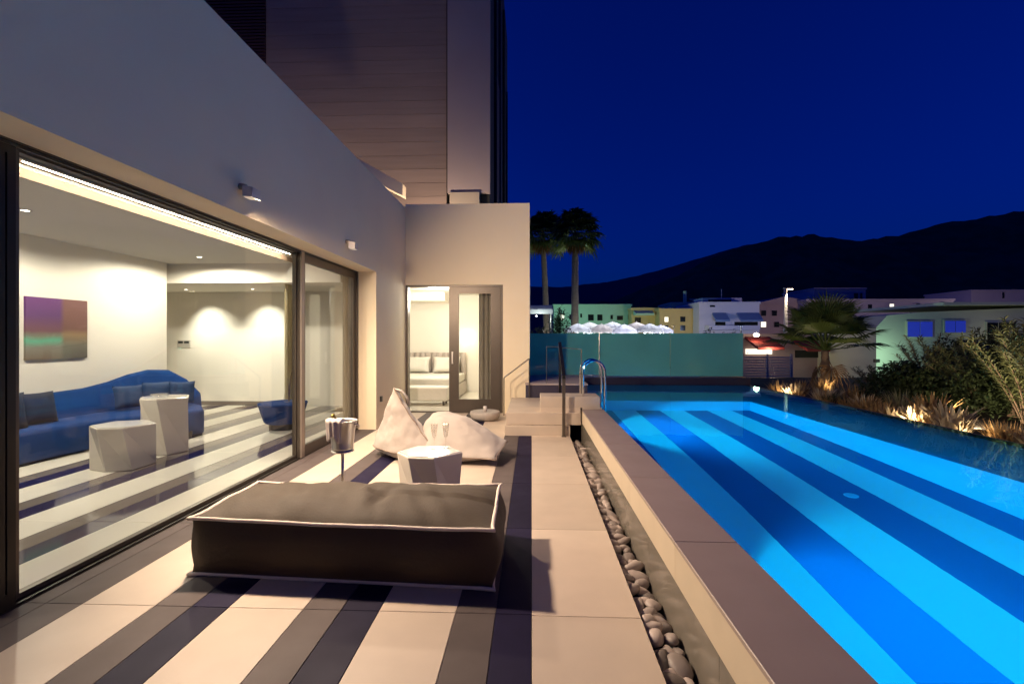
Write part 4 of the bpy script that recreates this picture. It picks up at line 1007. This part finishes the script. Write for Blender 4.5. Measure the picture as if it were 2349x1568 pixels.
def bush(name, label, loc, rx, rz, seed, n_=1500, sz=.22, mat='leaf_dark', cat='bush'):
    rr = random.Random(seed); t = thing(name, label, cat, loc); m = MB(); b0 = Vector(loc); s_ = MB()
    s_.tube([b0, b0 + Vector((0, 0, rz))], [.08, .03], 6).build('trunk', 'bark', t)
    for k in range(n_):
        d = rdir(rr, -.2, 1.57); r_ = rr.random() ** .4 * (1 + .3 * noise.noise(d * 2.2 + Vector((seed, 0, 0))))
        p = b0 + Vector((d.x * rx * r_, d.y * rx * r_, rz * .25 + d.z * rz * r_))
        leaf(m, p, rdir(rr, -.5, 1.0), sz * rr.uniform(.6, 1.3), sz * .4)
    m.build('foliage', mat, t); return t
q = aty(1283, 760, 26); bush('bush', 'dark bush at the foot of the tall palms', (q.x, 26, -1.6), 1.0, 3.6, 3, 2600, .22)
q = aty(1240, 760, 24); bush('bush', 'pale-leaved bush behind the glass beside the house corner', (q.x, 24, -1.6), .9, 2.9, 4, 1500, .26, 'leaf_light')
for k, (px, yy, lab) in enumerate(((1620, 27, 'low dark hedge bush behind the middle of the glass'), (1690, 25, 'low dark hedge bush behind the right end of the glass'), (2040, 22, 'dark bush right of the fan palm against the pale building'))):
    q = aty(px, 760, yy); bush('bush', lab, (q.x, yy, -1.6), 1.4, 2.7 if k < 2 else 3.3, 20 + k, 1800, .24)

for k, (X_, Y_, rx_, rz_, lab) in enumerate(((8.6, 6.8, .9, .95, 'dense dark hedge bush low at the right edge behind the long-leaved shrubs'), (9.3, 8.4, 1.0, 1.0, 'dense dark hedge bush below the blue windows'), (8.0, 8.3, .8, .75, 'dense dark hedge bush right behind the dry grasses'),
        (10.4, 9.9, 1.1, 1.0, 'dense dark hedge bush at the back before the pale pavilion'), (9.2, 10.4, .9, .85, 'dense dark hedge bush between the fan palm and the hedge'), (10.6, 8.0, 1.0, 1.05, 'dense dark hedge bush under the dark doorway of the pavilion'), (7.3, 9.6, .7, .55, 'low dark bush at the start of the hedge'))):
    bush('hedge_bush', lab, (X_, Y_, .18), rx_ * 1.1, rz_ * 1.22, 60 + k, 3200, .15, 'leaf_oleander' if k % 2 else 'leaf_dark')
# garden uplights
for k, (p, lab, pw_, aim) in enumerate((((5.42, 7.2), 'small garden uplight under the brightest grasses', 42, (6.3, 7.5, .8)), ((5.45, 10.6), 'small garden uplight at the far pool corner', 42, (6.3, 11.1, .8)),
                                 ((6.05, 4.75), 'small garden uplight among the shrubs at the right edge', 95, (7.0, 5.7, 1.3)), ((7.2, 11.6), 'small garden uplight beneath the fan palm', 45, (8.3, 13.1, 2.4)), ((5.50, 6.3), 'small garden uplight in the grasses right of the brightest ones', 22, (6.5, 6.5, .9)),
                                 ((6.3, 7.2), 'small garden uplight behind the glowing grasses', 170, (8.0, 7.8, 1.4)))):
    t = thing('garden_uplight', lab, 'uplight', (p[0], p[1], .2), 'garden uplights')
    MB().tube([(p[0], p[1], .12), (p[0], p[1], .24)], .008, 6).build('spike', 'black_plastic', t)
    d = (Vector(aim) - Vector((p[0], p[1], .24))).normalized(); c0 = Vector((p[0], p[1], .24))
    MB().tube([c0 - d * .03, c0 + d * .0, c0 + d * .055], [.02, .05, .062], 14, cap=False).build('can', 'black_plastic', t)
    lamp('SPOT', 'lamp', t, c0 + d * .02, pw_, (1, .76, .48), aim=aim, spot_size=R(140), spot_blend=.6, shadow_soft_size=.02)

# ================================================================== TOWN
ZG = -1.6
def building(name, label, px0, px1, pyt, Y, dep, mat, windows=(), extras=(), cat='building', pyb=None):
    a, b_ = aty(px0, pyt, Y), aty(px1, pyt, Y); t = thing(name, label, cat, ((a.x + b_.x) / 2, Y, ZG))
    boxo('wall', mat, t, a.x, b_.x, Y, Y + dep, ZG, a.z)
    boxo('roof_coping', mat, t, a.x - .1, b_.x + .1, Y - .1, Y + dep + .1, a.z + .001, a.z + .22)
    for (x0, x1, y0, y1, m_) in windows:
        p, r_ = aty(x0, y0, Y), aty(x1, y1, Y)
        f_ = MB(); fw = (r_.x - p.x) * .08
        f_.box(p.x - fw, r_.x + fw, Y - .07, Y - .002, p.z, p.z + fw); f_.box(p.x - fw, r_.x + fw, Y - .07, Y - .002, r_.z - fw, r_.z)
        f_.box(p.x - fw, p.x, Y - .07, Y - .002, r_.z, p.z); f_.box(r_.x, r_.x + fw, Y - .07, Y - .002, r_.z, p.z)
        w_ = f_.build('window', mat, t); MB().box(p.x, r_.x, Y - .03, Y - .001, r_.z, p.z).build('pane', m_, w_)
    return t
WD = 'window_dark'
b1 = building('town_house', 'long mint-lit house behind the market stalls', 1270, 1448, 702, 58, 9, 'paint_mint', [(1349, 1362, 721, 735, WD), (1370, 1382, 721, 735, WD), (1400, 1406, 722, 732, WD), (1415, 1429, 724, 734, WD), (1331, 1335, 719, 728, WD), (1286, 1294, 721, 733, 'shop_lit'), (1306, 1314, 721, 733, WD), (1440, 1445, 722, 732, WD)])
b2 = building('town_house', 'ochre house with a green awning beside the mint house', 1449, 1512, 710, 56, 8, 'paint_ochre', [(1456, 1470, 728, 740, WD)])
p, r_ = aty(1453, 712, 55.9), aty(1496, 724, 55.9); MB().prism([(55.9, p.z), (54.9, p.z - .35), (54.9, p.z - .6), (55.9, p.z - .5)], 'x', p.x, r_.x).build('awning', 'paint_mint', b2)
b3 = building('town_house', 'wide yellow house below the roof terrace with the chimney', 1513, 1636, 712, 54, 9, 'paint_ochre', [(1560, 1572, 726, 738, WD), (1524, 1533, 727, 738, 'shop_lit'), (1590, 1600, 727, 738, WD), (1612, 1622, 728, 750, WD), (1524, 1533, 746, 758, WD), (1560, 1572, 746, 758, WD)])
b4 = building('town_house', 'small green roof block with a tall thin chimney', 1541, 1608, 697, 60, 6, 'paint_mint', [(1556, 1574, 703, 710, WD)])
p = aty(1571, 697, 61); MB().tube([(p.x, 61, p.z - .2), (p.x, 61, p.z + 1.6)], .22, 8).build('chimney', 'paint_mint', b4)
p = aty(1590, 697, 61); MB().tube([(p.x, 61, p.z - .1), (p.x, 61, p.z + .4)], .06, 6).build('dish_mast', 'lamp_white', b4)
MB().lathe([(0, 0), (.3, .06), (.5, .2), (.48, .22), (.3, .1), (0, .05)], (p.x, 61, p.z + .4), 14).build('satellite_dish', 'lamp_white', b4)
b5 = building('town_house', 'blue-white house with awnings and stepped roof terrace', 1604, 1742, 697, 52, 9, 'paint_bluewhite', [(1640, 1664, 738, 748, WD), (1684, 1738, 738, 748, WD), (1628, 1640, 700, 704, WD)])
for (x0, x1) in ((1634, 1666), (1690, 1741)):
    p, r_ = aty(x0, 717, 51.9), aty(x1, 736, 51.9); MB().prism([(51.95, p.z), (50.9, r_.z + .1), (50.9, r_.z - .1), (51.95, p.z - .2)], 'x', p.x, r_.x).build('awning', 'awning_blue', b5)
p, r_ = aty(1612, 683, 55), aty(1702, 683, 55); MB().box(p.x, r_.x, 55, 58, aty(0, 697, 55).z, p.z).build('roof_room', 'paint_bluewhite', b5)
MB().box(p.x + .6, r_.x - 1.2, 54.95, 55.2, p.z - .55, p.z - .2).build('roof_opening', WD, b5)
p = aty(1655, 683, 56); MB().tube([(p.x, 56, p.z), (p.x, 56, p.z + 1.0)], .05, 6).build('aerial', 'steel', b5)
boxo('balcony', 'paint_bluewhite', b5, aty(1625, 750, 51).x, aty(1742, 750, 51).x, 50.8, 51.99, aty(0, 757, 51).z, aty(0, 748, 51).z)
b6 = building('town_house', 'rose-plastered house with a low gable behind the street lamp', 1728, 1862, 700, 62, 9, 'paint_rose', [(1745, 1757, 712, 724, WD), (1770, 1782, 712, 724, WD), (1745, 1757, 738, 750, 'shop_lit'), (1775, 1787, 738, 750, WD), (1830, 1842, 712, 724, WD)])
p, m_, r_ = aty(1728, 699, 62), aty(1800, 680, 62), aty(1862, 690, 62); MB().prism([(p.x, p.z + .1), (m_.x, m_.z), (r_.x, r_.z), (r_.x, p.z + .1)], 'y', 62.0, 70).build('gable', 'paint_rose', b6)
b7 = building('town_house', 'lilac roof pavilion with a dark window right of the street lamp', 1868, 1986, 664, 66, 8, 'paint_lilac', [(1958, 1968, 672, 688, WD), (1972, 1978, 672, 688, WD)])
b8 = building('town_house', 'long flat lilac block stretching behind the fan palm', 1850, 2188, 690, 60, 10, 'paint_lilac', [(2160, 2168, 693, 704, WD), (1868, 1878, 700, 712, WD), (1920, 1930, 700, 712, WD), (1990, 2000, 698, 710, WD), (2040, 2050, 697, 709, 'shop_lit'), (2100, 2110, 696, 707, WD)])
b9 = building('town_house', 'lilac block low at the far right under the hill', 2228, 2420, 668, 70, 8, 'paint_lilac', [(2298, 2304, 670, 684, WD)])
b10 = thing('white_pavilion', 'pale green-lit pavilion with rounded end and blue windows behind the shrubs', 'building', (16, 20, ZG))
pa, pb = aty(2010, 745, 20), aty(2520, 708, 20); zt0, zt1 = aty(2110, 716, 20).z, aty(2349, 706, 20).z
poly = [(pa.x, ZG), (pa.x, pa.z - .1), (aty(2035, 730, 20).x, aty(0, 727, 20).z), (aty(2110, 716, 20).x, zt0), (aty(2349, 706, 20).x, zt1), (pb.x, zt1 + .1), (pb.x, ZG)]
MB().prism(poly, 'y', 20, 25).build('wall', 'paint_pale', b10)
for (x0, x1, y0, y1, m_) in ((2080, 2136, 738, 772, 'window_blue'), (2166, 2212, 736, 762, 'window_blue'), (2262, 2312, 740, 790, WD)):
    p, r_ = aty(x0, y0, 20), aty(x1, y1, 20); w_ = MB().box(p.x - .04, r_.x + .04, 19.95, 19.999, r_.z - .04, p.z + .04).build('window', 'paint_pale', b10)
    xm = (p.x + r_.x) / 2
    MB().box(p.x, xm - .02, 19.93, 19.949, r_.z, p.z).build('pane', m_, w_); MB().box(xm + .02, r_.x, 19.93, 19.949, r_.z, p.z).build('pane', m_, w_)
for k, (xx, pw_, col) in enumerate(((13.9, 50, (.62, 1, .74)), (18.4, 18, (1, .86, .6)))):  # lamps added behind the shrubs to brighten the pavilion wall
    MB().box(xx - .08, xx + .08, 19.85, 19.999, .55, .68).build('added_lamp_box', 'frame_dark', b10)
    lamp('POINT', 'lamp', b10, (xx, 18.9, .75), pw_, col, shadow_soft_size=.08)
boxo('roof_slab', 'paint_pale', b10, aty(2150, 706, 20).x, pb.x, 19.7, 25.2, zt1 + .101, zt1 + .22)
# shops with red awnings
sh = thing('shop_row', 'low shops with red awnings and a lit window beyond the fence', 'shop', (13, 23, ZG))
p, r_ = aty(1705, 770, 24), aty(1905, 845, 24)
boxo('wall', 'paint_rose', sh, p.x, r_.x, 24, 28, ZG, p.z + .1)
for (x0, x1, y0, y1) in ((1708, 1800, 772, 796), (1815, 1905, 778, 800)):
    a, b_ = aty(x0, y0, 24), aty(x1, y1, 22.6); MB().prism([(23.99, a.z), (22.6, b_.z), (22.6, b_.z - .12), (23.99, a.z - .12)], 'x', a.x, b_.x).build('awning', 'awning_red', sh)
for (x0, x1, y0, y1, m_) in ((1712, 1772, 800, 812, 'shop_lit'), (1826, 1880, 803, 820, 'window_dark')):
    a, b_ = aty(x0, y0, 23.9), aty(x1, y1, 23.9); boxo('shop_window', m_, sh, a.x, b_.x, 23.93, 23.999, b_.z, a.z)
a = aty(1735, 782, 23.2); MB().lathe([(0, .11), (.10, .06), (.13, 0), (.10, -.05), (0, -.07)], (a.x, 23.2, a.z + .28), 14).build('hanging_lamp', 'lantern', sh)
a = aty(1780, 796, 23.2); MB().lathe([(0, .08), (.08, 0), (0, -.08)], (a.x, 23.2, a.z), 12).build('hanging_lamp', 'lantern', sh)
lamp('POINT', 'lamp', sh, (a.x - .6, 22.4, a.z - .1), 40, (1, .8, .55), shadow_soft_size=.1)
fc = thing('slatted_fence', 'pale horizontal slat fence right of the glass balustrade', 'fence', (9, 17.5, ZG))
a, b_ = aty(1700, 814, 17.5), aty(1818, 850, 17.5)
z = -.9; k = 0
while z < a.z - .02: MB().box(a.x, b_.x, 17.47, 17.49, z, z + .06).build('slat', 'lamp_white', fc); z += .095
for xx in (a.x + .02, (a.x + b_.x) / 2, b_.x - .06): MB().box(xx, xx + .06, 17.491, 17.55, ZG, a.z + .04).build('post', 'lamp_white', fc)
# market stalls under glowing white parasols
fr_ = random.Random(5)
lab_ = ['leftmost glowing white market parasol beside the palm trunk', 'glowing white market parasol second from the palm trunk', 'glowing white market parasol third from the palm trunk', 'glowing white market parasol in the middle of the row', 'glowing white market parasol just right of the middle', 'glowing white market parasol third from the right end', 'glowing white market parasol second from the right end', 'rightmost glowing white market parasol below the yellow house']
for k, (px, yy, hw, pt) in enumerate(((1325, 31, .85, 741), (1352, 34, .95, 738), (1380, 31.5, .8, 742), (1405, 33, .95, 737), (1432, 31, .8, 743), (1460, 33.5, 1.0, 738), (1490, 31.5, .9, 741), (1516, 34, .85, 744))):
    tp = aty(px, pt, yy); t = thing('market_stall', lab_[k], 'stall', (tp.x, yy, ZG), 'lit market stalls')
    ns_ = 8; vs = [(tp.x, yy, tp.z)]; fs = []
    for ring, (rr_, dz_) in enumerate(((.5, -.17), (1.0, -.40), (1.0, -.62))):
        for q_ in range(ns_ * 2):
            an = math.pi * q_ / ns_; sag = .06 if q_ % 2 else 0.0
            vs.append((tp.x + hw * rr_ * (1 - sag * .8) * math.cos(an), yy + hw * rr_ * (1 - sag * .8) * math.sin(an), tp.z + dz_ + (sag if ring == 2 else -sag * rr_)))
    n2 = ns_ * 2
    for q_ in range(n2): fs.append((0, 1 + q_, 1 + (q_ + 1) % n2))
    for ring in range(2):
        for q_ in range(n2): fs.append((1 + ring * n2 + q_, 1 + (ring + 1) * n2 + q_, 1 + (ring + 1) * n2 + (q_ + 1) % n2, 1 + ring * n2 + (q_ + 1) % n2))
    MB().add(vs, fs).build('canopy', 'canvas_white', t)
    MB().tube([(tp.x, yy, ZG), (tp.x, yy, tp.z + .08)], .03, 8).build('pole', 'steel', t)
    MB().box(tp.x - hw * .7, tp.x + hw * .7, yy - .4, yy + .4, ZG, ZG + 1.0).build('counter', 'lamp_white', t)
    for j in range(7):
        an = fr_.uniform(math.pi, 2 * math.pi); MB().lathe([(0, .035), (.032, 0), (0, -.035)], (tp.x + hw * 1.01 * math.cos(an), yy + hw * 1.01 * math.sin(an), tp.z - .66), 6).build('fairy_light', 'fairy', t)
    lamp('POINT', 'lamp', t, (tp.x + .15, yy, tp.z - .62), fr_.uniform(22, 60), ((.86, .90, 1.0), (.80, .82, 1.0), (1, .92, .9))[k % 3], shadow_soft_size=.10)
aw = thing('cafe_awning', 'white awning left of the palms beside the house corner', 'awning', (1, 27, ZG))
a, b_ = aty(1195, 700, 28), aty(1266, 722, 28); MB().prism([(28, a.z), (26.8, a.z - .30), (26.8, b_.z), (28, b_.z + .1)], 'x', a.x, b_.x).build('canopy', 'canvas_white', aw)
for xx in (a.x + .1, b_.x - .1): MB().tube([(xx, 27, ZG), (xx, 27, b_.z + .1)], .04, 6).build('post', 'steel', aw)
MB().lathe([(0, .05), (.06, 0), (0, -.05)], ((a.x + b_.x) / 2, 27.2, b_.z - .1), 10).build('added_bulb', 'fairy', aw)  # bulb and the lamp below it are added to brighten the canopy
lamp('POINT', 'lamp', aw, ((a.x + b_.x) / 2 + .2, 26.3, b_.z - .3), 45, (.85, 1, .92), shadow_soft_size=.06)
# street lamp
sl = thing('street_lamp', 'white street lamp with a short lit arm above the fan palm', 'street lamp', (0, 0, 0)); q = aty(1802, 662, 30)
sl.location = (q.x, 30, ZG); ORG[sl] = Vector((q.x, 30, ZG))
MB().tube([(q.x, 30, ZG), (q.x, 30, q.z - .02)], [.13, .09], 12).build('pole', 'lamp_white', sl, smooth=True)
MB().box(q.x - .10, q.x + .42, 29.9, 30.1, q.z - .02, q.z + .05).build('lamp_head', 'lamp_white', sl)
MB().box(q.x + .08, q.x + .40, 29.92, 30.08, q.z - .045, q.z - .021).build('lens', 'lantern', sl)
lamp('SPOT', 'lamp', sl, (q.x + .30, 29.95, q.z - .16), 220, (1, .86, .62), aim=(q.x + 1.4, 29.3, 0), spot_size=R(140), spot_blend=.5, shadow_soft_size=.1)
# added lamps that brighten the town house fronts
for k, (px, yy, col, pw_, lab) in enumerate(((1300, 50, (.55, 1, .72), 2600, 'added lamp by the mint house'), (1545, 47, (1, .78, .42), 1400, 'added lamp before the yellow house'), (1700, 44, (.45, .6, 1), 1200, 'added lamp before the blue-white house'), (1990, 48, (1, .80, .82), 3000, 'added lamp hidden by the fan palm before the lilac block'), (2300, 58, (1, .80, .85), 2500, 'added lamp before the far right lilac block'))):
    q = aty(px, 748, yy); t = thing('town_fill_lamp', lab, 'street lamp', (q.x, yy, ZG), 'added lamps lighting the town fronts')
    MB().tube([(q.x, yy, ZG), (q.x, yy, q.z)], .06, 8).build('pole', 'frame_dark', t); MB().lathe([(0, .12), (.22, .02), (.22, 0), (0, .02)], (q.x, yy, q.z), 14).build('lamp_head', 'frame_dark', t)
    lamp('POINT', 'lamp', t, (q.x, yy, q.z - .15), pw_, col, shadow_soft_size=.12)
